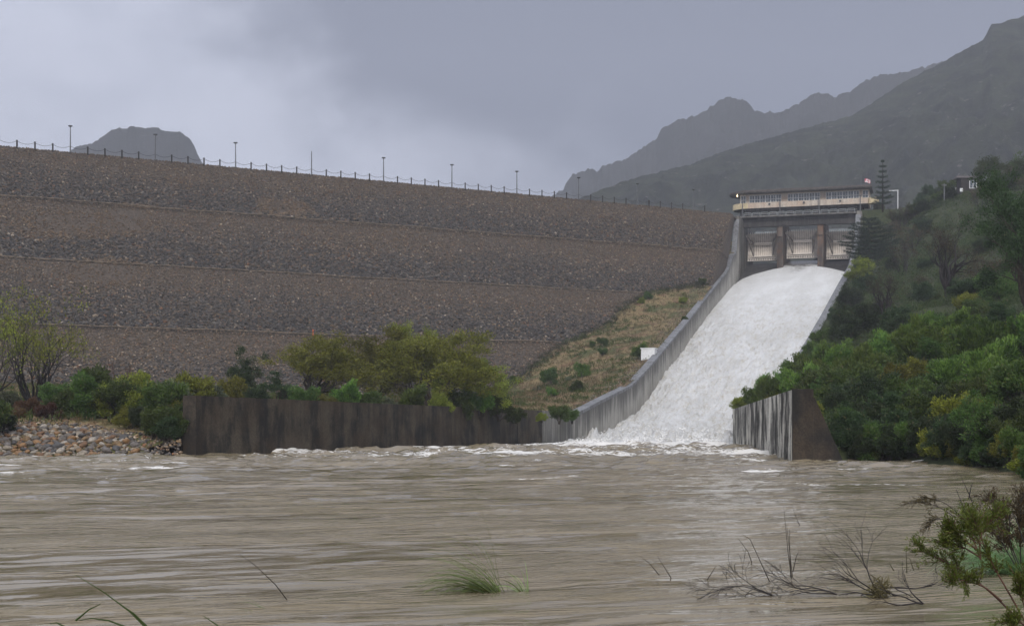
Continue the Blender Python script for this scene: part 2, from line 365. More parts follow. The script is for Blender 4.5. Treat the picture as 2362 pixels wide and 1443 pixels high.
rng = np.random.RandomState(5)
n = 170000
tt = rng.uniform(-22, 160, n); dd = rng.uniform(-.6, 70, n)
x = CA[0] + CD[0] * tt + CN[0] * dd; y = CA[1] + CD[1] * tt + CN[1] * dd
keep = (x < wall_x(y) - .9) & (x > -.40 * y - 6)
x, y, tt, dd = x[keep], y[keep], tt[keep], dd[keep]; n = len(x)
lift = np.zeros(n)                                                  # 0 at the top of a lift, 1 at its foot
for a0, a1 in ((0, 15.7), (16.8, 33.1), (34.2, 49.3), (50.4, 68)):
    k_ = (dd >= a0) & (dd <= a1 + 1.3); lift[k_] = ((dd[k_] - a0) / (a1 - a0)).clip(0, 1)
patch = fbm(tt / 22, dd / 16, 4, 21)
warm = (1.05 - 1.7 * lift + .55 * patch).clip(.0, 1); col_k = 1.12 - .38 * np.clip(lift * 1.6 - .4, 0, 1)
warm = np.where(dd < 4, np.maximum(warm, .75), warm); warm = np.maximum(warm, (tt - 95) / 70 * .6)
size = (.115 + .15 * lift ** 1.4 + .02 * patch) * rng.uniform(.7, 1.5, n) * np.where(rng.rand(n) < .02, 1.6, 1)
on_berm = ((dd > 15.8) & (dd < 16.8)) | ((dd > 33.2) & (dd < 34.2)) | ((dd > 49.4) & (dd < 50.4)) 
size = np.where(on_berm, size * .45, size)
pz = zdam(dd) + .25 * fbm(tt / 9, dd / 9, 4, 3) * (dd > 1) - .10
bare = [(158, 515, 7), (295, 492, 5), (655, 478, 5), (240, 628, 6), (290, 520, 5)]        # places where sandy soil shows
bd = np.full(n, 9.0)
for px, py, r in bare:
    q = ray_dam(px, py); rr = r * (1 + .5 * perlin(x / 2, y / 2, 40)); bd = np.minimum(bd, np.hypot(x - q[0], (pz - q[2]) * 2.2) / rr)
size = np.where((bd < .6) & (rng.rand(n) < .75), size * .3, size); warm = np.where(bd < 1, 1, warm)
col = rock_cols(n, rng, warm) * col_k[:, None]; col = np.where((bd < .75)[:, None] & (rng.rand(n, 1) < .7), np.array((.23, .15, .085)) * rng.uniform(.7, 1.2, (n, 1)), col)
dust = np.array((.15, .108, .07)); col = col + (dust - col) * (np.clip(warm * .68 - .12, 0, 1) * rng.uniform(.2, 1.6, n))[:, None].clip(0, 1)
v, f, c = rocks(np.stack([x - CA[0], y - CA[1], pz], -1), size, col, rng)
mb = MB(); mb.add(v, f, c); o = mb.build('stone_cover', M['stone'], dam); o['kind'] = 'stuff'
o['label'] = 'loose grey and brown stones covering the dam face'
# pale haul-road line along each berm edge
b = NB('berm_dust'); b.pbr(b.mix(b.ramp(b.noise(b.coord('World'), 1.5, 5), .35, .65), (.08, .066, .050), (.20, .155, .11)), .95); M['dust'] = b.m
for d0, z0 in ((16.5, 36.95), (33.9, 25.3), (50.1, 14.5)):
    t_ = np.arange(-22, 150, 1.0); pts = []
    for t0 in t_:
        p = CA + CD * t0 + CN * (d0 + .25 * perlin(np.array(t0 / 5), np.array(d0), 8)); pts.append((min(p[0], float(wall_x(p[1])) - 1) - CA[0], p[1] - CA[1], z0 + HC + .02 + .2 * float(fbm(np.array(t0 / 9), np.array(d0 / 9), 3, 3))))
    pts = np.array(pts); mb = MB(); mb.tube(pts, .12, 5); mb.build('berm_edge', M['dust'], dam)

# ------------------------------------------------------------------ crest bollards with chains and lamp posts
lamp_t = [11.4 + 14.65 * i for i in range(-1, 10)]
def crest(t): p = CA + CD * t + CN * .4; return np.array((p[0], p[1], 48.0 + HC))
step = 14.65 / 5; proto_b = None; proto_l = None; prev = None; idx = 0
for i in range(-8, 47):
    t = 11.4 + i * step; p = crest(t); px = CX + F * p[0] / p[1]
    if px < -40: prev = None if prev is None else prev; 
    is_lamp = (i % 5 == 0)
    if px < -60: continue
    if is_lamp:
        no_head = (i == 15)
        if proto_l is None or no_head:
            r_ = empty('lamp_post', p)
            mb = MB(); mb.tube([(0, 0, -.3), (0, 0, 1.2), (0, 0, 4.15)], [.12, .10, .07], 8); mb.build('pole', M['lamp_pole'], r_)
            if not no_head:
                mb = MB(); mb.tube([(0, 0, 4.12), (0, 0, 4.22), (0, 0, 4.34)], [.12, .36, .40], 12); mb.build('lamp_head', M['lamp_pole'], r_)
            if proto_l is None: proto_l = r_
        else: r_ = dup_tree(proto_l); r_.location = p
        idx += 1; order = ['first', 'second', 'third', 'fourth', 'fifth', 'sixth', 'seventh', 'eighth', 'ninth', 'tenth', 'eleventh', 'twelfth']
        if no_head: lab = 'grey lamp post without a head on the dam crest, fourth from the left'
        else: lab = 'grey lamp post with flat round head on the dam crest, %s from the left' % order[idx - 1]
        tag(r_, lab, 'lamp post', 'lamp posts along the dam crest')
    else:
        if proto_b is None:
            r_ = MB(); r_.box(-.11, .11, -.11, .11, -.4, .95); r_.box(-.13, .13, -.13, .13, .95, 1.0); r_ = r_.build('bollard', M['black']); proto_b = r_
        else: r_ = proto_b.copy(); COL.objects.link(r_)
        r_.location = p; tag(r_, 'short black chain bollard in the row along the dam crest', 'bollard', 'bollards along the dam crest')
    if prev is not None:
        q = prev - p; tt_ = np.linspace(0, 1, 9)
        pts = np.array([q * a for a in tt_]); pts[:, 2] = .85 - .42 * (1 - (2 * tt_ - 1) ** 2)
        mb = MB(); mb.tube(pts, .028, 4); o = mb.build('chain', M['black']); o.location = p
        tag(o, 'dark sagging chain strung between two posts on the dam crest', 'chain', 'chains along the dam crest')
    prev = p

# ------------------------------------------------------------------ ground: left bank, grass strip beside the chute
def off(s, k, z): p = L(s, k, z); return (p[0], p[1], p[2])
cp = []
for k_ in (28, 43, 66, 90, 110, 130, 150, 172, 198): cp.append(off(-1.0, k_, zwall(k_) - .75))
for k_ in (60, 90, 120, 150, 180): cp.append(off(-3.5, k_, zwall(k_) - .9))
for t in (0, .25, .5, .75, 1):
    yy = 80 + 62 * t; cp.append((float(wall_x(yy)) - 1.2, yy, 2.3 + .3 * t)); cp.append((float(wall_x(yy)) + 4, yy, 2.3))
edge = [(1120, 925), (1170, 893), (1230, 845), (1290, 798), (1390, 752), (1440, 705), (1490, 678), (1560, 664), (1625, 657)]
for px, py in edge:
    q = ray_dam(px, py); cp.append(tuple(q))
    dn = dam_d(q[0], q[1]) - 5; qq = q[:2] - CN * 5; cp.append((qq[0], qq[1], zdam(dn) - 2.6))
for px, Y in ((-150, 77), (0, 77), (200, 77.3), (330, 77.7), (420, 78)):
    cp.append((*P(px, 0, Y)[:2], -.12)); cp.append((*P(px, 0, Y - 9)[:2], -2)); cp.append((*P(px, 0, Y + 4.5)[:2], 1.45)); cp.append((*P(px, 0, Y + 12)[:2], 2.5))
for px, Y, z in ((-100, 112, 4.0), (150, 112, 3.8), (400, 112, 3.6), (700, 112, 3.4), (950, 125, 3.4), (1000, 150, 4.4), (700, 150, 4.9), (300, 140, 5.4), (-100, 140, 5.9), (-100, 165, 6.4), (200, 175, 6.2), (500, 185, 6.1), (800, 195, 6.2), (1000, 206, 6.2)):
    cp.append((*P(px, 0, Y)[:2], z))
gl = tps(cp, .0005)
gx = np.arange(-75, 62, .9); gy = np.arange(66, 330, .9); GX, GY = np.meshgrid(gx, gy)
lim = wall_x(GY) - .35; GX = np.minimum(GX, np.where(GY > 79.3, lim, -20.2))
def hleft(x, y): return gl(x, y) + .22 * fbm(np.asarray(x) / 5., np.asarray(y) / 5., 4, 31)
GZ = hleft(GX, GY)
DDm = dam_d(GX, GY); GZ = np.where((DDm < 58) & (GX < -5), np.minimum(GZ, zdam(DDm) - 2), GZ); GZ = np.clip(GZ, -3, 60)
b = NB('grassy_earth'); w = b.coord('World'); n1_ = b.noise(w, .22, 5, .6); n2_ = b.noise(w, 3, 5, .7)
c = b.mix(b.ramp(n2_, .3, .7), (.13, .10, .045), (.32, .235, .12)); c = b.mix(b.ramp(n1_, .46, .60), c, b.mix(b.ramp(n2_, .35, .65), (.05, .06, .02), (.12, .125, .045)))
c = b.mix(b.ramp(b.noise(w, .45, 4), .54, .64), c, b.mix(b.ramp(n2_, .3, .7), (.12, .065, .035), (.27, .165, .10)))
b.pbr(c, .95, b.bump(n2_, .8, .25)); M['earth'] = b.m
mb = MB(); mb.add(np.stack([GX, GY, GZ], -1).reshape(-1, 3), grid_faces(*GX.shape)); tag(mb.build('ground', M['earth'], smooth=True), kind='structure')

# gravel track beside the chute wall and scattered stones on the strip
rng = np.random.RandomState(8); pos = []; sz = []
for _ in range(5200):
    k_ = rng.uniform(34, 198); s_ = -rng.uniform(.6, 4.2) - (rng.rand() < .12) * rng.uniform(0, 14)
    p = Lxy(s_, k_); pos.append((p[0], p[1], 0)); sz.append(rng.uniform(.04, .13))
pos = np.array(pos); pos[:, 2] = hleft(pos[:, 0], pos[:, 1]) + .02
ok = zdam(dam_d(pos[:, 0], pos[:, 1])) < pos[:, 2] + .6; pos = pos[ok]; sz = np.array(sz)[ok]
v, f, c = rocks(pos, sz, rock_cols(len(pos), rng, np.ones(len(pos))) * 1.15 + .03, rng); mb = MB(); mb.add(v, f, c)
o = mb.build('gravel', M['stone']); tag(o, 'reddish gravel strip beside the chute wall', 'gravel', kind='stuff')

# ------------------------------------------------------------------ right hillside
cp = []
def EDGE(px): return float(np.interp(px, [1975, 2100, 2240, 2362, 2500], [67.9, 65.1, 58.7, 46.6, 34.7]))
def HM(Y): return Y * (NS + (1 - NS) * min(max((Y - 90) / 215., 0), 1))
for k_ in (14, 28, 43, 66, 90, 110, 130, 150, 172, 195): cp.append(off(27.2, k_, zwall(max(k_, 25)) - .8)); cp.append(off(33, k_, zwall(max(k_, 25)) + .6))
for px, Y, z in ((1985, 318, 50.3), (2100, 315, 51.5)): cp.append((*P(px, 0, Y)[:2], z))
for t in (0, .3, .6, 1): cp.append((14.4 + 6.6 * t + 1, 69.5 + 58 * t, 1.9 + .9 * t))
for px, py in ((1975, 1063), (2100, 1066), (2240, 1074), (2362, 1095), (2500, 1130)):
    Y = HC * F / (py - HY); q = P(px, 0, Y); cp.append((q[0], q[1], -.1)); cp.append((q[0] * .93 - .7, q[1] * .93 - 2.2, -1.6)); cp.append((q[0] + 1.8, q[1] + 5, 1.4))
for px, py, Y in ((2100, 935, 118), (2100, 830, 160), (2100, 740, 200), (2100, 640, 240), (2100, 520, 290), (2200, 462, 305), (2362, 430, 300), (2362, 930, 92), (2362, 820, 122), (2362, 700, 160), (2362, 560, 225), (2600, 880, 92), (2600, 400, 300), (2600, 640, 180), (2250, 780, 160), (2250, 650, 215), (1980, 890, 135), (1990, 760, 185)):
    cp.append(tuple(P(px, py, HM(Y))))
for px, Y, z in ((2100, 360, 50), (2362, 360, 52), (2000, 380, 48)): cp.append((*P(px, 0, Y)[:2], z))
gr = tps(cp, .0005)
def rwall_x(y): return np.interp(y, [67.1, 127.6, 314.8, 330], [13.9, 20.8, 76.9, 82])
def hright(x, y):
    x = np.asarray(x, float); y = np.asarray(y, float); xe = np.interp(y, [-40, 28, 34.7, 46.6, 58.7, 65.1, 67.9], [17, 14, 14.5, 16.6, 19.2, 18.2, 16.4]); near_ = .6 + .38 * np.clip(x - xe, -4, 200) + 1.2 * np.clip(y - 66, 0, 300)
    cap = 49.8 + HC + .035 * np.clip(x - 85, 0, 60) - .05 * np.clip(y - 318, 0, 100)
    return np.minimum(np.minimum(gr(x, y), cap), near_) + .35 * fbm(np.asarray(x) / 7., np.asarray(y) / 7., 4, 51)
gx = np.arange(0, 1.001, .006); gy = np.arange(-40, 392, 1.2); U_, GY = np.meshgrid(gx, gy)
x0 = np.where(GY > 66, rwall_x(GY) + .1, 13.9); x1 = .52 * np.maximum(GY, 20) + 30; GX = x0 + (x1 - x0) * U_
GZ = np.clip(hright(GX, GY), -3, 75)
b = NB('hill_earth'); w = b.coord('World'); n2_ = b.noise(w, 1.6, 5, .7)
c = b.mix(b.ramp(n2_, .3, .7), (.022, .034, .012), (.06, .07, .028)); b.pbr(c, .95, b.bump(n2_, .8, .3)); M['hill_earth'] = b.m
mb = MB(); mb.add(np.stack([GX, GY, GZ], -1).reshape(-1, 3), grid_faces(*GX.shape)); tag(mb.build('hillside', M['hill_earth'], smooth=True), kind='structure')
# valley floor, far out to the mountains
mb = MB(); mb.box(-1600, 1600, 335, 2300, -4, -3.2); mb.box(-1600, 1600, -60, 335, -4.1, -3.4); tag(mb.build('terrain', M['hill_earth']), kind='structure')

# ------------------------------------------------------------------ mountains
def mountain(name, outline, D, front, label, seed, rough, mat, amp=1.0, back=500):
    ol = np.array(outline, float); cols = np.arange(ol[0, 0], ol[-1, 0] + 1, 2.5 if amp < 2 else 2.0)
    oy = np.interp(cols, ol[:, 0], ol[:, 1]); jag = rough * fbm(cols / 15, cols * 0 + .3, 6, seed, .68) / F
    Dr = np.interp(cols, *D); Df = np.interp(cols, *front)
    u = (cols - CX) / F; top = (HY - oy) / F * Dr + HC
    rows = np.r_[np.linspace(0, 1, 130), 1 + np.linspace(.04, 1, 14)]
    Vv = []
    for r in rows:
        if r <= 1:
            dist = Df + (Dr - Df) * r; z = top * (r ** 1.12) + jag * Dr * r ** 10
            sp = 1 - abs(2 * r - 1) ** 2.0
            rid = 1 - np.abs(fbm(u * dist / 70 + 3, dist / 150, 5, seed + 5)) * 2.2
            z = z + (rid - .55) * 26 * amp * sp + fbm(u * dist / 9, dist / 9, 4, seed + 9) * 2.6 * sp
        else:
            dist = Dr + (r - 1) * back; z = top * (1 - (r - 1) * 1.02) + jag * Dr * (2 - r) ** 4
        Vv.append(np.stack([u * dist, dist, np.maximum(z, -3.5)], -1))
    mb = MB(); mb.add(np.concatenate(Vv), grid_faces(len(rows), len(cols))); o = mb.build(name, mat, smooth=True); tag(o, label, kind='structure'); return o
def hillmat(name, lo, hi, rock, amt, sc=.05):
    b = NB(name); w = b.coord('World'); n1 = b.noise(w, sc, 6, .65); n2 = b.noise(w, sc * 8, 5, .7)
    c = b.mix(b.ramp(n1, .35, .65), lo, hi); c = b.mix(b.ramp(n2, .35, .7), c, b.mix(.5, c, (0, 0, 0)))
    vz = b.coord('World', (1, 1, 2.5)); c = b.mix(b.ramp(b.noise(vz, sc * 2.2, 6, .7), amt, amt + .08), c, rock)
    b.pbr(c, .95, b.bump(n2, 1, 3)); return b.m
near = [(1250, 500), (1330, 460), (1387, 438), (1431, 420), (1495, 403), (1593, 379), (1667, 349), (1741, 327), (1839, 300), (1962, 268), (2007, 241), (2085, 189), (2159, 152), (2223, 115), (2267, 93), (2287, 57), (2307, 53), (2362, 37), (2500, -10), (2700, -60), (3000, -60)]
far = [(1180, 520), (1250, 470), (1279, 447), (1301, 438), (1306, 420), (1320, 401), (1372, 388), (1377, 396), (1387, 386), (1446, 366), (1475, 344), (1515, 320), (1525, 295), (1544, 290), (1564, 278), (1608, 266), (1643, 243), (1667, 227), (1711, 226), (1729, 241), (1741, 256), (1785, 261), (1800, 258), (1839, 241), (1864, 224), (1889, 210), (1923, 224), (1962, 209), (2016, 175), (2075, 170), (2159, 147), (2300, 120), (2500, 60)]
mesa = [(60, 420), (120, 372), (169, 343), (185, 333), (200, 334.5), (220, 324), (244, 312), (262, 299), (298, 294), (315, 294), (362, 295.5), (383, 302), (417, 306), (432, 314), (444, 331), (454, 351), (464, 372), (520, 420)]
M['near_hill'] = hillmat('near_mountain', (.012, .017, .011), (.06, .07, .04), (.17, .15, .14), .60)
M['far_hill'] = hillmat('far_mountain', (.025, .028, .025), (.045, .045, .045), (.08, .075, .075), .6, .03)
mountain('mountain', near, ([1250, 1700, 2362, 3000], [780, 900, 1000, 1100]), ([1250, 3000], [430, 430]), 'dark scrub covered mountainside', 61, 3, M['near_hill'])
mountain('mountain', far, ([1180, 2500], [1650, 1500]), ([1180, 2500], [1150, 1150]), 'far blue grey rocky ridge', 71, 6, M['far_hill'], 1.8)
mountain('mountain', mesa, ([0, 600], [1450, 1450]), ([0, 600], [1050, 1050]), 'flat topped far hill', 81, 5, M['far_hill'], 1.5, 300)

# ------------------------------------------------------------------ walls of the chute and river
def wallstrip(mb, pts, tops, bots, th):
    """pts plan polyline; thickness th to the left of travel; body below a cap"""
    pts = np.array(pts, float); t = np.gradient(pts, axis=0); t /= np.linalg.norm(t, axis=1)[:, None]; nrm = np.stack([-t[:, 1], t[:, 0]], 1) * th
    A = pts; B = pts + nrm; n = len(pts)
    v = np.concatenate([np.c_[A, bots], np.c_[B, bots], np.c_[B, tops], np.c_[A, tops]])
    i = np.arange(n - 1); f = np.concatenate([np.stack([i + a * n, i + 1 + a * n, i + 1 + ((a + 1) % 4) * n, i + ((a + 1) % 4) * n], -1) for a in range(4)])
    dc = np.concatenate([tops - bots, tops - bots, tops * 0, tops * 0]) / 10.
    mb.add(v, [f, np.array([[0, n, 2 * n, 3 * n]]), np.array([[n - 1, 4 * n - 1, 3 * n - 1, 2 * n - 1]])], np.repeat(dc[:, None], 3, 1))
# left chute wall, travelling downstream (towards the camera) the outside is on the right hand -> negative thickness
ks = np.r_[np.array([17, 20.7, 24.5, 28]), np.arange(31, 199, 4.0), KA + KL]
cw = empty('chute_wall', L(0, 199, -2)); tag(cw, 'pale grey stained side wall of the spillway chute on the grassy side', 'wall')
pl = np.array([L(0, k_, 0)[:2] for k_ in ks]) - np.array(cw.location[:2]); tz = zwall(ks) + HC
mb = MB(); wallstrip(mb, pl, tz - .35, np.maximum(zwater(ks) - 5, -3.0) + HC, -.9); mb.build('wall', M['conc_chute'], cw)
mb = MB(); wallstrip(mb, pl + E * .06, tz, tz - .35, -1.1); mb.build('coping', M['conc_cap'], cw)
rs = WD
cw2 = empty('chute_wall', L(rs, 199, -2)); tag(cw2, 'side wall of the spillway chute against the bushy hillside', 'wall')
ks2 = ks
pl = np.array([L(rs, k_, 0)[:2] for k_ in ks2]) - np.array(cw2.location[:2]); tz = zwall(ks2) + HC
mb = MB(); wallstrip(mb, pl, tz - .35, np.maximum(zwater(ks2) - 5, -3.0) + HC, .9); mb.build('wall', M['conc_chute'], cw2)
mb = MB(); wallstrip(mb, pl - E * .06, tz, tz - .35, 1.1); mb.build('coping', M['conc_cap'], cw2)
# left river wall
p1 = np.array((5.9, 144.95)); p0 = WALL0; dr = (p1 - p0) / np.linalg.norm(p1 - p0); nr = np.array((-dr[1], dr[0]))
rw = empty('river_wall', (*p0, 0)); tag(rw, 'long dark stained concrete wall along the muddy river beside the stone bank', 'wall')
Ln = np.linalg.norm(p1 - p0); joints = np.array([0, 20.5, 32, 44, 54, Ln - 9.0, Ln]); segs = list(zip(joints[:-1], joints[1:]))
zt = lambda a: 3.40
for i, (a, c_) in enumerate(segs):
    mb = MB(); g_ = .03
    A, B = p0 + dr * (a + g_) - p0, p0 + dr * (c_ - g_) - p0
    q = [A, B, B + nr * .85, A + nr * .85]
    mb.hexa([(*q[0], -3.4), (*q[1], -3.4), (*q[2], -3.4), (*q[3], -3.4), (*q[0], zt(a)), (*q[1], zt(c_)), (*q[2], zt(c_)), (*q[3], zt(a))])
    o = mb.build('wall_panel', M['conc_chute'] if i == len(segs) - 1 else M['conc_river'], rw)
    if i == len(segs) - 1: o['label'] = 'pale last panel of the river wall'
    if i < len(segs) - 1:
        mb = MB(); J = dr * c_; mb.hexa([(*(J - dr * .028 + nr * .05), -3), (*(J + dr * .028 + nr * .05), -3), (*(J + dr * .028 + nr * .7), -3), (*(J - dr * .028 + nr * .7), -3), (*(J - dr * .028 + nr * .05), 3.34), (*(J + dr * .028 + nr * .05), 3.34), (*(J + dr * .028 + nr * .7), 3.34), (*(J - dr * .028 + nr * .7), 3.34)]); mb.build('joint_filler', M['dark_conc'], rw)
# buttress foot of its end (battered back face)
mb = MB(); a0 = nr * .86; a1 = nr * 1.1
for (zb, zt_) in ((-3.4, 2.6),):
    bk = dr * 2.0
    mb.hexa([(*a0, -3.4), (*(a0 + bk), -3.4), (*(a1 + bk + nr * .4), -3.4), (*(a1 + nr * .4), -3.4), (*a0, 1.75), (*(a0 + bk), 1.75), (*(a0 + bk + nr * .05), 1.75), (*(a0 + nr * .05), 1.75)])
mb.build('buttress', M['conc_river'], rw)
# right river wall
q0 = np.array((13.2, 67.1)); q1 = RF1.copy(); dr2 = (q1 - q0) / np.linalg.norm(q1 - q0); nr2 = np.array((dr2[1], -dr2[0])); Ln2 = np.linalg.norm(q1 - q0)
rw2 = empty('river_wall', (*q0, 0)); tag(rw2, 'white streaked concrete wall with sloping buttress end at the foot of the bushes', 'wall')
mb = MB(); Bq = dr2 * Ln2
mb.hexa([(*(dr2 * 0.03), -3.4), (*(nr2 * .94 + dr2 * .03), -3.4), (*(Bq + nr2 * 1.3), -3.4), (*Bq, -3.4), (*(dr2 * .03), 3.38), (*(nr2 * .94 + dr2 * .03), 3.38), (*(Bq + nr2 * 1.3), 3.38), (*Bq, 3.38)])
mb.build('wall', M['conc_white'], rw2)
mb = MB(); s_ = -dr2 * .45; mb.hexa([(*(s_ - nr2 * .0), -3.4), (*(s_ + nr2 * .965), -3.4), (*(nr2 * .965), -3.4), (0, 0, -3.4), (*s_, 3.41), (*(s_ + nr2 * .965), 3.41), (*(nr2 * .965), 3.41), (0, 0, 3.41)])
mb.build('wall_end', M['conc_end'], rw2)
mb = MB(); s_ = -dr2 * .43
mb.hexa([(*(s_ + nr2 * .97), -3.4), (*(s_ + nr2 * 3.85), -3.4), (*(nr2 * 3.85 + dr2 * 1), -3.4), (*(nr2 * .97 + dr2 * 1), -3.4), (*(s_ + nr2 * .97), 3.0), (*(s_ + nr2 * 1.02), 3.0), (*(nr2 * 1.02 + dr2), 3.0), (*(nr2 * .97 + dr2), 3.0)])
mb.build('buttress', M['conc_end'], rw2)

# ------------------------------------------------------------------ gate structure
gs = empty('spillway_structure', L(12.6, 9, 38)); tag(gs, 'dark concrete piers and deck of the three bay spillway at the chute head', 'spillway')
gso = np.array(gs.location)
class LB(MB):
    def lb(s, s0, s1, k0, k1, z0, z1): lbox(s, s0, s1, k0, k1, z0, z1)
    def fin(s, name, mat, parent=None, smooth=False, origin=None):
        s.v = [v - (gso if origin is None else origin) for v in s.v]; return s.build(name, mat, gs if parent is None else parent, smooth)
def side(s0, s1, prof, zb):              # vertical wall parallel to the flow: prof list of (k, ztop)
    mb = LB()
    for (k0, z0), (k1, z1) in zip(prof[:-1], prof[1:]):
        mb.hexa([L(s0, k1, zb), L(s1, k1, zb), L(s1, k0, zb), L(s0, k0, zb), L(s0, k1, z1), L(s1, k1, z1), L(s1, k0, z0), L(s0, k0, z0)])
    return mb
side(-1.0, -.003, [(-8, 48.6), (16.98, 48.6)], 28).fin('abutment', M['conc_side'])
side(WD + .003, WD + 1.2, [(-8, 48.6), (16.98, 48.6)], 28).fin('abutment', M['conc_side'])
for a, c_ in ((7.66, 9.06), (16.8, 18.15)):
    side(a, c_, [(-7, 48.5), (9.5, 48.5)], 33).fin('pier', M['conc_pier'])
    mb = LB(); mb.lb(a + .15, c_ - .15, 9.51, 9.9, 44.6, 46.55); mb.fin('pier_bracket', M['conc_pier'])
# crest (ogee) and chute floor
kk = np.r_[np.arange(-8, 20, 1.0), np.arange(20, 215, 5.0)]; zf = np.where(kk < 0, 39.6 - .05 * kk ** 2, zwater(kk) - .3 - np.clip(kk / 40, 0, 1) * .8); zf = np.minimum(zf, 39.6)
v = []
for k_, z_ in zip(kk, zf): v += [L(.003, k_, z_ ), L(WD - .003, k_, z_), ]
nK = len(kk); mb = LB(); i = np.arange(nK - 1) * 2; mb.add(v, np.stack([i, i + 1, i + 3, i + 2], -1)); mb.fin('chute_floor', M['dark_conc'])
# girder over the bays (the deck and the control room stand on a frame shifted downstream)
UP = [.0, 1.2, 1.008]; OFS[:] = UP
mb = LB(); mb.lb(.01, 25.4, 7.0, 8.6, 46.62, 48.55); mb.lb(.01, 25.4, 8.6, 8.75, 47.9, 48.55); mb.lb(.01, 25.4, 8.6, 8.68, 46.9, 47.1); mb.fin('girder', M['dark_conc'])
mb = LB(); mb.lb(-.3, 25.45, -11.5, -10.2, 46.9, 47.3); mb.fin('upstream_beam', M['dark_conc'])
mb = LB(); mb.lb(-1.4, 26.9, 6.5, 10.2, 48.62, 48.85); mb.fin('deck', M['conc_deck'])
for bay, (a, c_) in enumerate(((.2, 7.3), (8.9, 16.2), (17.8, 25.1))):      # pale panels of the road railing seen through the bays
    mb = LB(); w_ = (c_ - a) / 3.3
    for j in range(4):
        x0_ = a + j * w_; mb.lb(x0_ + .06, min(x0_ + w_ - .06, c_), -11.9, -11.8, 47.55, 48.35)
    mb.fin('railing_panel', M['pale_rail'])
    mb = LB(); mb.lb(a, c_, -11.72, -11.6, 48.37, 48.5); mb.fin('top_rail', M['steel'])
# underside storey between deck and control room
mb = LB()
for z0, z1, k1 in ((50.35, 50.75, 7.9), (49.75, 49.95, 7.6), (49.25, 49.4, 7.4)): mb.lb(.3, 25.6, 6.9, k1, z0, z1)
mb.fin('cable_tray', M['conc_deck'])
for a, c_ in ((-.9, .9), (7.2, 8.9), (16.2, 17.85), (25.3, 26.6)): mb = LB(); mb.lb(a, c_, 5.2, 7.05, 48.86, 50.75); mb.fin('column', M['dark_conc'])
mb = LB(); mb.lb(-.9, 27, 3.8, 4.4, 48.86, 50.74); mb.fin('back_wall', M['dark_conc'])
# deck railing: closed loops of tube
for j in range(13):
    a = .35 + j * 1.93; zz = 48.86; mb = LB(); k_ = 9.9
    mb.tube([L(a, k_, zz), L(a, k_, zz + .7), L(a + .12, k_, zz + .85), L(a + 1.55, k_, zz + .85), L(a + 1.67, k_, zz + .7), L(a + 1.67, k_, zz)], .045, 5)
    mb.tube([L(a, k_, zz + .42), L(a + 1.67, k_, zz + .42)], .035, 5); mb.fin('railing', M['pale_rail'])
# posts on the deck
plab = ['tall thin post at the left corner of the control room', 'tall thin post between the first two window rows', 'tall thin post between the middle and right window rows', 'tall thin post at the right end of the deck']
for s_, lab in zip((.05, 8.55, 17.3, 26.4), plab):
    mb = MB(); mb.tube([(0, 0, 0), (0, 0, 3.5)], [.13, .1], 8); mb.box(-.2, .2, -.16, .16, 3.5, 3.68); o = mb.build('deck_post', M['lamp_pole']); o.location = L(s_, 10.05, 48.86); tag(o, lab, 'post', 'thin posts on the spillway deck')

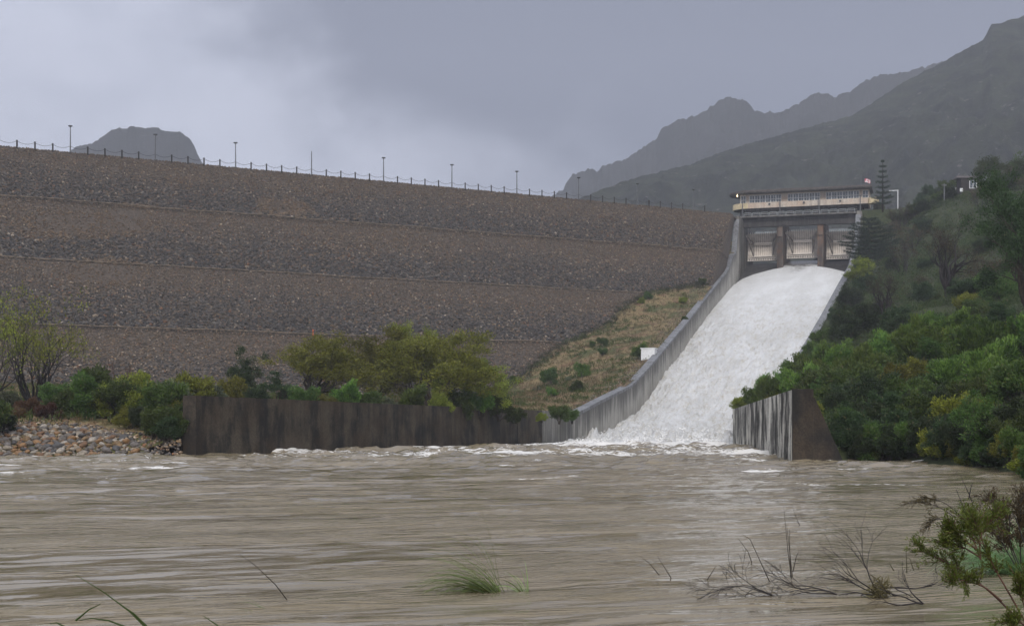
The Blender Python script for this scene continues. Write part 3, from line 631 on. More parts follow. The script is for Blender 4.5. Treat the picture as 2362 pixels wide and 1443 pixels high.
# ------------------------------------------------------------------ radial gates
OFS[:] = [0, 0, 1.0]
def gate(s0, s1, zb, lab):
    OFS[:] = [.05, 2.6, 1.0]
    h = 6.45; w_ = s1 - s0; org = np.array(L((s0 + s1) / 2, 0, zb)); r_ = empty('spillway_gate', org); tag(r_, lab, 'sluice gate', 'radial gates of the spillway')
    cv = lambda t: -.9 * (1 - (2 * t - 1) ** 2) + .9                       # skin curves upstream at mid height
    mb = LB(); T_ = np.linspace(0, 1, 9)
    for t0, t1 in zip(T_[:-1], T_[1:]):
        z0, z1 = zb + h * t0, zb + h * t1; a, c_ = cv(t0), cv(t1)
        mb.hexa([L(s0 + .06, a, z0), L(s1 - .06, a, z0), L(s1 - .06, a - .06, z0), L(s0 + .06, a - .06, z0), L(s0 + .06, c_, z1), L(s1 - .06, c_, z1), L(s1 - .06, c_ - .06, z1), L(s0 + .06, c_ - .06, z1)])
    mb.fin('skin_plate', M['gate_skin'], r_, origin=org)
    for j in range(15):                                                    # vertical ribs
        a = s0 + .35 + (w_ - .7) * j / 14; mb = LB(); rw_ = .08
        for t0, t1 in zip(T_[:-1], T_[1:]):
            z0, z1 = zb + h * t0, zb + h * t1 + (.22 if t1 == 1 else 0); e, c_ = cv(t0) + .02, cv(t1) + .02
            mb.hexa([L(a - rw_, e + .3, z0), L(a + rw_, e + .3, z0), L(a + rw_, e, z0), L(a - rw_, e, z0), L(a - rw_, c_ + .3, z1), L(a + rw_, c_ + .3, z1), L(a + rw_, c_, z1), L(a - rw_, c_, z1)])
        mb.fin('rib', M['gate'], r_, origin=org)
    for zz, kk_ in ((zb + 4.05, .75), (zb + .95, .95)):                       # main cross beams
        mb = LB(); mb.lb(s0 + 1.35, s1 - 1.35, kk_, kk_ + .55, zz, zz + .28); mb.lb(s0 + 1.35, s1 - 1.35, kk_, kk_ + .12, zz - .3, zz); mb.fin('cross_beam', M['gate'], r_, origin=org)
    mb = LB(); mb.lb(s0 + .15, s1 - .15, 1.25, 1.35, zb + .05, zb + .18); mb.lb(s0 + .15, s1 - .15, 1.25, 1.35, zb + .55, zb + .66)
    for j in range(14): a = s0 + .3 + j * (w_ - .6) / 13; mb.lb(a, a + .12, 1.22, 1.3, zb + .18, zb + .55)
    mb.fin('bottom_truss', M['gate'], r_, origin=org)
    mb = LB(); mb.lb(s0 + .1, s1 - .1, 1.0, 1.2, zb - .02, zb + .8); mb.fin('bottom_beam', M['gate_dark'], r_, origin=org)
    for sg, sp_, si in ((1, s0 + .35, s0 + 1.6), (-1, s1 - .35, s1 - 1.6)):
        tr = (sp_, 5.2, zb + 5.6); mb = LB()
        mb.tube([L(*tr), L(si, 1.3, zb + 4.15)], .13, 6); mb.tube([L(*tr), L(si, 1.4, zb + 1.1)], .14, 6)
        mb.tube([L(si, 1.2, zb + 4.1), L(si, 1.3, zb + 1.2)], .09, 5)
        m1 = [(tr[0] * .5 + si * .5), 2.7, zb + 5.0]; m2 = [(tr[0] * .55 + si * .45), 2.9, zb + 3.7]; mb.tube([L(*m1), L(*m2)], .07, 5); mb.tube([L(*m2), L(si, 1.3, zb + 4.1)], .07, 5)
        mb.fin('arm', M['gate_dark'], r_, origin=org)
    OFS[:] = [0, 0, 1.0]; return r_
gate(.02, 7.64, 39.8, 'closed ribbed steel gate in the left bay of the spillway')
gate(9.08, 16.78, 40.1, 'raised ribbed steel gate in the centre bay with water pouring under it')
gate(18.17, WD - .08, 39.6, 'closed ribbed steel gate in the right bay half hidden by a conifer')

# ------------------------------------------------------------------ control room
OFS[:] = [.13, 1.6, 1.008]
cr = empty('control_building', L(13, 7, 50.8)); cro = np.array(cr.location)
tag(cr, 'long cream control room with rows of white framed windows on top of the spillway', 'building')
def cfin(mb, name, mat, parent=None, smooth=False): mb.v = [v - cro for v in mb.v]; return mb.build(name, mat, parent or cr, smooth)
banks = [(-.85, .35, 1), (1.15, 8.45, 6), (9.9, 17.2, 6), (18.5, 25.9, 6), (26.65, 27.9, 1)]
zw0, zw1 = 52.15, 54.0
mb = LB(); mb.lb(-1.0, 28.1, 6.7, 7.0, 50.78, zw0 - .002); mb.lb(-1.0, 28.1, 6.7, 7.0, zw1 + .002, 54.25); prev_ = -1.0
for a, c_, n_ in banks + [(28.1, 28.1, 0)]:
    if a > prev_ + .02: mb.lb(prev_, a, 6.7, 7.0, zw0, zw1)
    prev_ = c_
mb.lb(-1.0, -.7, .5, 6.68, 50.78, 54.25); mb.lb(27.8, 28.1, .5, 6.68, 50.78, 54.25); mb.lb(-1.0, 28.1, .2, .48, 50.78, 54.25)
cfin(mb, 'wall', M['plaster'])
mb = LB(); mb.lb(-.6, 27.7, .6, 6.6, 50.80, 50.95); cfin(mb, 'floor', M['dark_conc'])
for a, c_, n_ in banks:
    for j in range(n_):
        x0_ = a + (c_ - a) * j / n_; x1_ = a + (c_ - a) * (j + 1) / n_; g_ = .08
        mb = LB(); mb.lb(x0_, x0_ + g_, 6.8, 7.06, zw0, zw1); mb.lb(x1_ - g_, x1_, 6.8, 7.06, zw0, zw1); mb.lb(x0_ + g_, x1_ - g_, 6.8, 7.06, zw0, zw0 + g_ * 1.3); mb.lb(x0_ + g_, x1_ - g_, 6.8, 7.06, zw1 - g_, zw1)
        zm = zw0 + (zw1 - zw0) * .46; mb.lb(x0_ + g_, x1_ - g_, 6.82, 7.04, zm - .045, zm + .045); xm = (x0_ + x1_) / 2; mb.lb(xm - .03, xm + .03, 6.84, 7.02, zm + .05, zw1 - g_); mb.lb(xm - .02, xm + .02, 6.84, 7.02, zw0 + .1, zm - .05)
        w_ = cfin(mb, 'window', M['white'])
        mb = LB(); mb.lb(x0_ + g_, x1_ - g_, 6.86, 6.92, zw0 + .1, zw1 - g_); cfin(mb, 'pane', M['glass'], w_)
def arc_pts(s_c, k_c, rs_, rk_, a0, a1, n_=14): return [(s_c + rs_ * math.cos(t), k_c + rk_ * math.sin(t)) for t in np.linspace(a0, a1, n_)]
def plate(mb, outline, z0, z1):
    n_ = len(outline); vb = [L(a, k_, z0) for a, k_ in outline] + [L(a, k_, z1) for a, k_ in outline]
    i = np.arange(n_); j = (i + 1) % n_; mb.add(vb, [np.stack([i, j, j + n_, i + n_], -1), i[None, ::-1], (i + n_)[None]])
roof_o = arc_pts(1.6, 4.8, 5.2, 5.0, math.pi / 2, math.pi * 1.5, 22) + [(28.6, -.2), (28.6, 9.8)]
mb = LB(); plate(mb, roof_o, 54.27, 54.42); cfin(mb, 'soffit', M['conc_deck'])
mb = LB(); plate(mb, [(a * 1.0 - (.12 if a < 2 else -.1), k_ + (.12 if k_ > 5 else -.12)) for a, k_ in roof_o], 54.42, 54.78); cfin(mb, 'roof', M['roof'])
# parapet band with rounded left end
def band(mb, path, z0, z1, th):
    path = np.array(path); t = np.gradient(path, axis=0); t /= np.linalg.norm(t, axis=1)[:, None]; nn_ = np.stack([t[:, 1], -t[:, 0]], 1) * th
    A, B = path, path + nn_; n_ = len(path); v = [L(a, k_, z0) for a, k_ in A] + [L(a, k_, z0) for a, k_ in B] + [L(a, k_, z1) for a, k_ in B] + [L(a, k_, z1) for a, k_ in A]
    i = np.arange(n_ - 1); f = np.concatenate([np.stack([i + q * n_, i + 1 + q * n_, i + 1 + ((q + 1) % 4) * n_, i + ((q + 1) % 4) * n_], -1) for q in range(4)]); mb.add(v, [f, np.array([[0, n_, 2 * n_, 3 * n_], [n_ - 1, 4 * n_ - 1, 3 * n_ - 1, 2 * n_ - 1]])])
mb = LB(); band(mb, [(27.9, 8.5)] + [(27.9 - 1.3 * i, 8.5) for i in range(1, 21)] + [(1.0, 8.5)], 50.85, 52.12, -.18); cfin(mb, 'parapet', M['plaster'])
mb = LB(); band(mb, arc_pts(.98, 5.2, 3.9, 3.3, math.pi / 2, math.pi * 1.35, 18), 50.85, 52.12, -.18); o = cfin(mb, 'curved_parapet', M['cream']); o['label'] = 'cream rounded end of the balcony'
mb = LB(); plate(mb, [(27.9, 8.45), (27.9, 4)] + arc_pts(1.0, 5.2, 3.8, 3.25, math.pi * 1.35, math.pi / 2, 14), 50.78, 50.84); cfin(mb, 'balcony_floor', M['conc_deck'])
mb = LB(); band(mb, arc_pts(29.0, 7.4, 1.25, 1.25, -.3, math.pi * 1.75, 20), 50.95, 52.1, -.15); plate(mb, arc_pts(29.0, 7.4, 1.24, 1.24, 0, math.pi * 1.9, 16), 50.8, 50.94); o = cfin(mb, 'round_balcony', M['cream']); o['label'] = 'small round cream balcony at the right end'
for s_ in (5.8, 13.6, 21.7):
    mb = LB(); c_ = np.array(L(s_, 8.6, 51.75)); mb.tube([c_, c_ + np.array((.05, -.35, -.15))], [.16, .24], 10); cfin(mb, 'floodlight', M['lamp_pole'])
c_ = L(-1.5, 8.2, 53.95); mb = LB(); mb.tube([(c_[0], c_[1], c_[2] + .3), c_], .05, 6); mb.tube([c_, (c_[0], c_[1], c_[2] - .12), (c_[0], c_[1], c_[2] - .24)], [.10, .16, .06], 10); o = cfin(mb, 'lit_lamp', M['lit'])
# flag, masts
fl = empty('flag', L(27.2, 9.3, 54.78)); tag(fl, 'small red and white flag on a thin pole at the right end of the roof', 'flag')
mb = MB(); mb.tube([(0, 0, 0), (0, 0, 1.6)], .035, 6); mb.build('pole', M['steel'], fl)
u_, v_ = np.meshgrid(np.linspace(0, 1, 9), np.linspace(0, 1, 7)); X_ = 1.5 - 0 * u_
X_ = .05 + u_ * 1.25; Y_ = .14 * np.sin(u_ * 8 + v_ * 2); Z_ = 1.5 - v_ * .85 - u_ * .25 + .05 * np.sin(u_ * 6)
fb = NB('flag_cloth'); gg = fb.coord('Object'); fc = fb.mix(fb.ramp(fb.noise(gg, 3.2, 1), .5, .52), (.55, .05, .09), (.8, .76, .78)); fb.pbr(fc, .8)
mb = MB(); mb.add(np.stack([X_, Y_, Z_], -1).reshape(-1, 3), grid_faces(7, 9)); mb.build('cloth', fb.m, fl)
mb = MB(); mb.tube([(0, 0, 0), (0, 0, 2.9)], [.05, .025], 6); o = mb.build('mast', M['steel']); o.location = L(26.3, 7, 54.78); tag(o, 'thin mast standing on the right part of the control room roof', 'mast')
mb = MB(); mb.tube([(0, 0, 0), (0, 0, 3.2)], [.06, .03], 6); mb.tube([(-.02, 0, 3.1), (.5, 0, 3.3)], .03, 5); o = mb.build('antenna', M['steel']); o.location = L(2.2, 5, 54.78); tag(o, 'small antenna on the left part of the control room roof', 'antenna')
OFS[:] = [0, 0, 1.0]
g2 = empty('pole_frame', P(2071, 475, 300)); tag(g2, 'white right angled pole beside the tall pine behind the control room', 'pole')
mb = MB(); mb.tube([(0, 0, -.6), (0, 0, 3.3)], .10, 6); mb.build('post', M['white'], g2); mb = MB(); mb.tube([(.1, 0, 3.3), (-2.0, 0, 3.15)], .10, 6); mb.build('arm', M['white'], g2)

# ------------------------------------------------------------------ water
b = NB('muddy_water'); fo = b.attr('foam').outputs['Fac']; w = b.coord('World')
def flow(ang, st):       # texture space stretched st times along the current
    m_ = b.n('ShaderNodeMapping', vector_type='TEXTURE'); b.put(m_.inputs[0], b.n('ShaderNodeNewGeometry').outputs['Position']); m_.inputs['Rotation'].default_value = (0, 0, R(ang)); m_.inputs['Scale'].default_value = (st, 1, 1); return m_.outputs[0]
f1 = flow(28, 4.0); f2 = flow(40, 2.6); f3 = flow(20, 5.0)
r1 = b.noise(f1, 1.1, 5, .55, 1.2); r2 = b.noise(f2, 4.5, 4, .6, 1.0); r3 = b.noise(f3, .12, 4, .5, 1.0); r4 = b.noise(f2, 16, 4, .65, .6)
calm = b.ramp(b.noise(f3, .34, 5, .62, 2.0), .45, .55)
r0 = b.noise(flow(35, 2.6), .34, 3, .5, 1.0); hgt = b.math('ADD', b.math('ADD', b.math('MULTIPLY', r1, .15), b.math('MULTIPLY', r0, .85)), b.math('ADD', b.math('MULTIPLY', r2, b.math('ADD', b.math('MULTIPLY', calm, .27), .015)), b.math('MULTIPLY', r4, b.math('ADD', b.math('MULTIPLY', calm, .085), .002))))
mud = b.mix(b.ramp(r3, .38, .62), (.190, .155, .092), (.265, .220, .148))
fn = b.noise(b.coord('World', (.55, 1, 1)), 3.6, 7, .78, .4); fth = b.ramp(b.math('ADD', fn, fo), .78, .85)
c = b.mix(fth, mud, (.78, .76, .72))
b.pbr(c, b.ramp(fth, 0, 1, .06, .7), b.bump(hgt, 1, .26), .5, IOR=1.33); M['river'] = b.m
rows = 760; colsn = 560
yr = np.r_[np.linspace(-16, 6, 40), 6.2 * (153 / 6.2) ** np.linspace(0, 1, rows - 40)]; uu = np.linspace(-1, 1, colsn)
UU, RY = np.meshgrid(uu, yr); RX = UU * (.58 * np.maximum(RY, 5) + 9)
RX0, RY0 = RX, RY; RX = RX / NS; RY = RY / NS      # patterns were laid out on a grid of this scale
def rot(x, y, a): return x * math.cos(a) + y * math.sin(a), -x * math.sin(a) + y * math.cos(a)
a1, b1 = rot(RX, RY, R(7)); a2, b2 = rot(RX, RY, R(-6))
fz = np.exp(-((RY - 135) / 55.) ** 2)                                        # rougher below the spillway
a3, b3 = rot(RX, RY, R(32)); wv = np.clip((RY - 14) / 30, .25, 1)
z = wv * (.13 * fbm(a3 / 9, b3 / 2.2, 4, 101, .5) + .12 * fbm(a2 / 16, b2 / 6, 3, 103)) + fz * (.85 * fbm(a2 / 5, b2 / 3.2, 5, 105) + .25 * np.abs(fbm(a3 / 3.5, b3 / 1.8, 4, 106)))
z += .045 * fbm(a3 / 3.5, b3 / .8, 3, 107) * np.clip((80 - RY) / 30, 0, 1)
ctr = np.interp(RY, [92, 176, 212], [6, 18, 24]); hw = np.interp(RY, [92, 176, 212], [16, 13, 13])
chan = np.clip(1.2 - np.abs(RX - ctr) / (hw * 1.15), 0, 1)
z += chan * np.clip((RY - 110) / 40, 0, 1) * (.35 + .5 * fbm(RX / 4, RY / 4, 4, 109))
foam = np.clip((RY - 142) / 28, 0, 1) * chan * .55 + .12 * fz + .14 * np.clip(fbm(a2 / 12, b2 / 2.0, 3, 111), -1, 1) - .10 * (RY < 40) + .12 * chan * np.clip((RY - 90) / 40, 0, 1)
foam += .33 * np.clip(fbm(a2 / 14, b2 / 5.0, 4, 115, .6) * 2.2 - .35, 0, 1) * np.clip((RY - 34) / 25, 0, 1) + .5 * chan * np.clip((RY - 158) / 22, 0, 1)
wd = np.abs(RX * NS - wall_x(RY * NS)) / NS; z = z * NS; foam += .15 * np.exp(-wd / 1.6) * (RY > 110) + .16 * np.exp(-((RY - 112) / 9) ** 2) * (RX > -20); foam += .3 * np.exp(-np.hypot(RX - 19, (RY - 92)) / 2.6)
mb = MB(); mb.add(np.stack([RX0, RY0, z], -1).reshape(-1, 3), grid_faces(rows, colsn)); ro = mb.build('river', M['river'], smooth=True); tag(ro, kind='structure')
at = ro.data.attributes.new('foam', 'FLOAT', 'POINT'); at.data.foreach_set('value', foam.ravel().astype(np.float32))

# chute water
b = NB('white_water'); w = b.coord('World'); sm = b.attr('foam').outputs['Fac']; dn = b.attr('down').outputs['Fac']
mp = b.n('ShaderNodeMapping', vector_type='TEXTURE'); b.put(mp.inputs[0], b.n('ShaderNodeNewGeometry').outputs['Position']); mp.inputs['Rotation'].default_value = (0, 0, math.atan2(V[1], V[0])); mp.inputs['Scale'].default_value = (4.5, 1, 2)
n1_ = b.noise(mp.outputs[0], 1.0, 6, .68, .6); n2_ = b.noise(b.coord('World', (1, .8, 1)), 3.6, 6, .78, .5); n3_ = b.noise(mp.outputs[0], .22, 4, .6, .5)
spk = b.math('ADD', b.math('MULTIPLY', n2_, .6), b.math('MULTIPLY', n1_, .4))
tan_ = b.math('MULTIPLY', b.ramp(spk, .52, .40), b.ramp(dn, .10, .5, .15, .75))
c = b.mix(b.ramp(n3_, .35, .65), (.70, .70, .685), (.80, .805, .80)); c = b.mix(tan_, c, (.50, .455, .36)); c = b.mix(sm, (.13, .12, .10), c)
b.pbr(c, b.ramp(sm, 0, 1, .2, .65), b.bump(b.math('ADD', b.math('MULTIPLY', n1_, .6), b.math('MULTIPLY', n2_, .4)), b.ramp(dn, 0, .5, .25, .9), .7), .35); M['foam'] = b.m
kk = np.r_[np.linspace(.2, 34, 120), np.linspace(34.3, 214, 470)]; ss = np.linspace(.02, WD - .02, 190); SS, KK = np.meshgrid(ss, kk)
fl_ = np.interp(KK, [0, 9.5, 10.5, 12, 16, 20, 24, 28], [9.1, 9.1, 8.2, 6.6, 3.0, .9, .15, .02]); fr_ = np.interp(KK, [0, 9.5, 11, 13, 16, 19, 23], [16.75, 16.75, 18.3, 20.6, 23.4, 25.0, WD - .02])
SSm = fl_ + (fr_ - fl_) * (SS / WD)                                          # the fan opening below the centre gate
mid = 1 - ((SSm - 12.9) / 13) ** 2
zz = zwater(KK) + .7 * np.clip(mid, 0, 1) * np.exp(-((KK - 26) / 18) ** 2) - .0
rough_ = np.clip((KK - 8) / 20, .05, 1)
dn_ = np.clip((KK - 20) / 110, .12, 1); zz += rough_ * dn_ * (.60 * fbm(SSm / 2.0, KK / 6.0, 5, 121, .6) + .26 * fbm(SSm / .7, KK / 1.6, 3, 125))
edge_ = np.minimum(SS, WD - SS); zz -= .25 * np.exp(-edge_ / .5) * (KK < 28) * (KK > 9.5)
hump = np.exp(-((KK - KF) / 8) ** 2); zz += hump * (.15 + 1.7 * np.abs(fbm(SSm / 3.0, KK / 4.0, 5, 131, .55))); zz -= np.clip((KK - 203) / 8, 0, 1) * .9
pp = Lxy(SSm, KK)
mb = MB(); mb.add(np.stack([pp[..., 0], pp[..., 1], zz + HC], -1).reshape(-1, 3), grid_faces(*SS.shape)[:, ::-1]); cwt = mb.build('white_water', M['foam'], smooth=True); tag(cwt, kind='structure')
sm = np.clip((KK - 7.5) / 3.0 + .9 * fbm(SSm / 1.5, KK / 2, 4, 133) + .25 * np.abs(SSm - 12.9) / 3.7, 0, 1)
cdep = np.clip(1 - np.abs(SSm - 12.9) / (2.5), 0, 1) * np.exp(-((KK - 12) / 6) ** 2); sm = np.clip(sm - .7 * cdep * (fbm(SSm / .8, KK / 2, 3, 135) + .6), 0, 1)
at = cwt.data.attributes.new('down', 'FLOAT', 'POINT'); at.data.foreach_set('value', np.clip((KK - 10) / 170, 0, 1).ravel().astype(np.float32))
at = cwt.data.attributes.new('foam', 'FLOAT', 'POINT'); at.data.foreach_set('value', sm.ravel().astype(np.float32))
# spray thrown up at the foot and along the wall: many small droplets and tongues of foam
rng = np.random.RandomState(77); n = 5200
kx = KF + rng.randn(n) * 5; sx = rng.uniform(.2, WD - .2, n); w_ = rng.rand(n) < .3; kx = np.where(w_, rng.uniform(186, 222, n), kx); sx = np.where(kx > 199, rng.uniform(-.2, 5, n), sx)
hz = np.abs(rng.randn(n)) * .3 * np.exp(-((kx - KF) / 12) ** 2) + .03
lump = .5 + .5 * perlin(sx / 2.2, kx / 5, 9)
pos = Lxy(sx, kx); pos = np.c_[pos, np.maximum(zwater(kx), -1.4) + .1 + hz * (.4 + 1.6 * lump) + HC]
v, f, c = rocks(pos, rng.uniform(.02, .09, n) * (1 + (hz < .3) * .8), np.full((n, 3), .8), rng, .9)
sb = NB('spray_foam'); sb.pbr((.84, .84, .83), .7); mb = MB(); mb.add(v, f); tag(mb.build('spray', sb.m, smooth=True), 'white spray and foam thrown up at the foot of the spillway chute', 'spray', kind='stuff')

# ------------------------------------------------------------------ stone bank on the left
b = NB('bank_stone'); r_ = b.n('ShaderNodeObjectInfo').outputs['Random']; cr_ = b.n('ShaderNodeValToRGB'); b.put(cr_.inputs[0], r_)
els = [(0, (.17, .15, .13)), (.15, (.30, .19, .09)), (.28, (.10, .10, .105)), (.42, (.42, .36, .28)), (.55, (.36, .20, .085)), (.66, (.22, .20, .19)), (.78, (.50, .45, .38)), (.88, (.26, .14, .07)), (1, (.13, .12, .12))]
cr_.color_ramp.interpolation = 'CONSTANT'
while len(cr_.color_ramp.elements) < len(els): cr_.color_ramp.elements.new(.5)
for e_, (p_, c_) in zip(cr_.color_ramp.elements, els): e_.position = p_; e_.color = (*c_, 1)
nz = b.noise(b.coord('Object'), 2.2, 5, .7); b.pbr(b.mix(b.ramp(nz, .35, .7), b.mix(.65, cr_.outputs[0], (.03, .024, .018)), b.mix(.2, cr_.outputs[0], (.03, .024, .018))), .6, b.bump(nz, .4, .08), .4); M['boulder'] = b.m
import bmesh
def rock_mesh(seed):
    bm = bmesh.new(); bmesh.ops.create_icosphere(bm, subdivisions=3, radius=1); r = random.Random(seed)
    ph = [(r.uniform(0, 6.28), Vector((r.uniform(-1, 1), r.uniform(-1, 1), r.uniform(-1, 1))).normalized() * r.uniform(1, 2.2)) for _ in range(5)]
    fl = [Vector((r.uniform(-1, 1), r.uniform(-1, 1), r.uniform(-1, 1))).normalized() for _ in range(6)]
    for v in bm.verts:
        c = v.co.copy(); s = 1 + sum(.05 * math.sin(p + c.dot(d) * 2) for p, d in ph)
        for q in fl:
            h_ = c.dot(q)
            if h_ > .78: s *= 1 - (h_ - .78) * .8
        v.co = c * s
    sx, sy, sz_ = 1, r.uniform(.7, .9), r.uniform(.5, .7)
    for v in bm.verts: v.co = Vector((v.co.x * sx, v.co.y * sy, v.co.z * sz_))
    me = bpy.data.meshes.new('boulder'); bm.to_mesh(me); bm.free(); me.materials.append(M['boulder'])
    for p_ in me.polygons: p_.use_smooth = True
    return me
rms = [rock_mesh(i) for i in range(8)]
rr = random.Random(12); placed = []
def bank_ok(px, Y):      # the visible heap: highest around px 100, dropping to the wall
    return True
cnt = 0; tries = 0
while cnt < 290 and tries < 20000:
    tries += 1; px = rr.uniform(-15, 405); tdep = rr.uniform(0, 1)
    depth = np.interp(px, [-20, 60, 110, 200, 280, 330, 400], [7, 8, 8.5, 7.5, 4.5, 2.2, .8])
    Y = 77.0 + tdep * depth * NS; x = (px - CX) / F * Y; s = NS * rr.uniform(.2, .46) * (1 if px < 330 else .8)
    if any((x - a) ** 2 + (Y - c) ** 2 < ((s + d) * .72) ** 2 for a, c, d in placed): continue
    placed.append((x, Y, s)); cnt += 1
    o = bpy.data.objects.new('boulder', rms[cnt % 8]); COL.objects.link(o)
    zg = float(hleft(np.array(x), np.array(Y))); o.location = (x, Y, max(zg, -.1) + s * .25); o.scale = (s, s, s); o.rotation_euler = (rr.uniform(-.5, .5), rr.uniform(-.5, .5), rr.uniform(0, 6.28))
    tag(o, 'rounded tan or grey boulder in the heap on the left river bank', 'boulder', 'boulders heaped on the left bank')
pos = []; 
rng = np.random.RandomState(3)
for _ in range(2600):
    px = rng.uniform(-300, 420); Y = 76.8 + NS * rng.rand() * np.interp(px, [-20, 60, 110, 200, 280, 330, 400], [8, 10, 11, 10, 7, 5, 4]); pos.append(((px - CX) / F * Y, Y, 0))
pos = np.array(pos); pos[:, 2] = np.maximum(hleft(pos[:, 0], pos[:, 1]), -.2) + .02
v, f, c = rocks(pos, rng.uniform(.06, .15, len(pos)), rock_cols(len(pos), rng, np.full(len(pos), .8)) * 1.3, rng); mb = MB(); mb.add(v, f, c); tag(mb.build('cobbles', M['stone'], smooth=True), 'small cobbles filling gaps between the boulders of the left bank', 'cobbles', kind='stuff')

# ------------------------------------------------------------------ vegetation generators
def grow(rng, p, d, ln, rad, depth, lines, tips, bend=.25, up=.15, nch=3, spread=.7, shrink=.72, minr=.012):
    n_ = 5; pts = [p]; dd_ = d / np.linalg.norm(d); rads = [rad]
    for i in range(n_):
        dd_ = dd_ + rng.randn(3) * bend * .5 + np.array((0, 0, up)) * .3; dd_ /= np.linalg.norm(dd_)
        pts.append(pts[-1] + dd_ * ln / n_); rads.append(max(rad * (1 - .45 * (i + 1) / n_), minr))
    lines.append((np.array(pts), np.array(rads), depth))
    if depth == 0: tips.append((pts[-1], dd_)); tips.append((pts[-3], dd_)); return
    for c_ in range(nch + (rng.rand() < .4)):
        at_ = rng.randint(2, n_ + 1) if c_ else n_; a_ = rng.randn(3); a_ -= a_.dot(dd_) * dd_; a_ /= np.linalg.norm(a_) + 1e-9
        nd = dd_ * math.cos(spread) + a_ * math.sin(spread) * rng.uniform(.6, 1.2)
        grow(rng, pts[at_], nd, ln * shrink * rng.uniform(.75, 1.15), rads[at_] * .7, depth - 1, lines, tips, bend, up, nch, spread, shrink, minr)
def leaves(mb, rng, centers, per, radius, size, aspect=.45, dry=.06, flat=0., dirs=None, updir=.0, clumpvar=.35):
    centers = np.asarray(centers); n_ = len(centers) * per; c = np.repeat(centers, per, axis=0)
    tone = np.repeat(rng.uniform(-clumpvar, clumpvar, len(centers)), per)
    g = rng.randn(n_, 3); g /= np.linalg.norm(g, axis=1)[:, None]; r_ = rng.rand(n_, 1) ** .5 * radius; off_ = g * r_; off_[:, 2] *= (1 - flat * .7)
    p = c + off_
    a = rng.randn(n_, 3); a[:, 2] += updir * 2; a /= np.linalg.norm(a, axis=1)[:, None]
    if dirs is not None: a = a * .7 + np.repeat(dirs, per, axis=0); a /= np.linalg.norm(a, axis=1)[:, None]
    q = rng.randn(n_, 3); b_ = np.cross(a, q); b_ /= np.linalg.norm(b_, axis=1)[:, None]
    s = (size if np.isscalar(size) else np.repeat(size, per)[:, None]) * rng.uniform(.6, 1.4, (n_, 1))
    v = np.stack([p, p + a * s * .5 + b_ * s * aspect * .5, p + a * s, p + a * s * .5 - b_ * s * aspect * .5], 1).reshape(-1, 3)
    f = np.arange(n_ * 4).reshape(-1, 4); tn = np.clip(.5 + tone + rng.uniform(-.3, .3, n_), 0, 1); dr_ = (rng.rand(n_) < dry) * rng.uniform(.4, 1, n_)
    mb.add(v, f, np.repeat(np.stack([tn, dr_, tn * 0], 1), 4, axis=0))
def make_plant(name, seed, mat_leaf, bark, h=4, w=4, stems=4, depth=3, per=26, lsize=.2, lrad=.4, dry=.05, spread=.6, trunk_r=.08, upb=.15, lean=.5, aspect=.45, low=True, updir=.2, shrink=.72, clumpvar=.35, trunk_h=0.):
    rng = np.random.RandomState(seed); lines = []; tips = []
    fork = np.array((0, 0, trunk_h * h))
    if trunk_h > 0: lines.append((np.array([(0, 0, -.3), fork * .5 + (.05, .03, 0), fork]), np.array([trunk_r * 1.7, trunk_r * 1.4, trunk_r * 1.3]), 5))
    for i in range(stems):
        a = i * 2 * math.pi / stems + rng.uniform(-.5, .5); ln_ = lean * rng.uniform(.5, 1.3)
        d = np.array((math.cos(a) * ln_, math.sin(a) * ln_, 1.)); base = fork + np.array((math.cos(a) * .1, math.sin(a) * .1, -.25 if trunk_h == 0 else 0))
        grow(rng, base, d, (1 - trunk_h) * h * .38 * rng.uniform(.8, 1.15), trunk_r, depth, lines, tips, .28, upb, 3 if depth < 4 else 2, spread, shrink)
    tp = np.array([t[0] for t in tips]); dr_ = np.array([t[1] for t in tips])
    hi = tp[:, 2].max(); ex = np.abs(tp[:, :2]).max(axis=0).mean(); sxy = (w / 2) / max(ex, .1); sz_ = h / hi
    S = np.array((sxy, sxy, sz_)); tp = tp * S
    r_ = empty(name)
    mb = MB()
    for pts, rd, dep in lines: mb.tube(pts * S, rd, 5 if dep > 1 else 3, False)
    mb.build('trunk', bark, r_, True)
    if per > 0:
        mb = MB(); leaves(mb, rng, tp, per, lrad, lsize, aspect, dry, .2, dr_, updir, clumpvar); mb.build('crown', mat_leaf, r_)
    return r_
def place(proto, loc, rz, sc, label, cat, group, first):
    o = proto if first else dup_tree(proto)
    o.location = tuple(loc); o.rotation_euler = (0, 0, rz); o.scale = (sc[0], sc[0], sc[1]) if isinstance(sc, tuple) else (sc, sc, sc)
    for k_ in ('group',):
        if k_ in o: del o[k_]
    tag(o, label, cat, group); return o

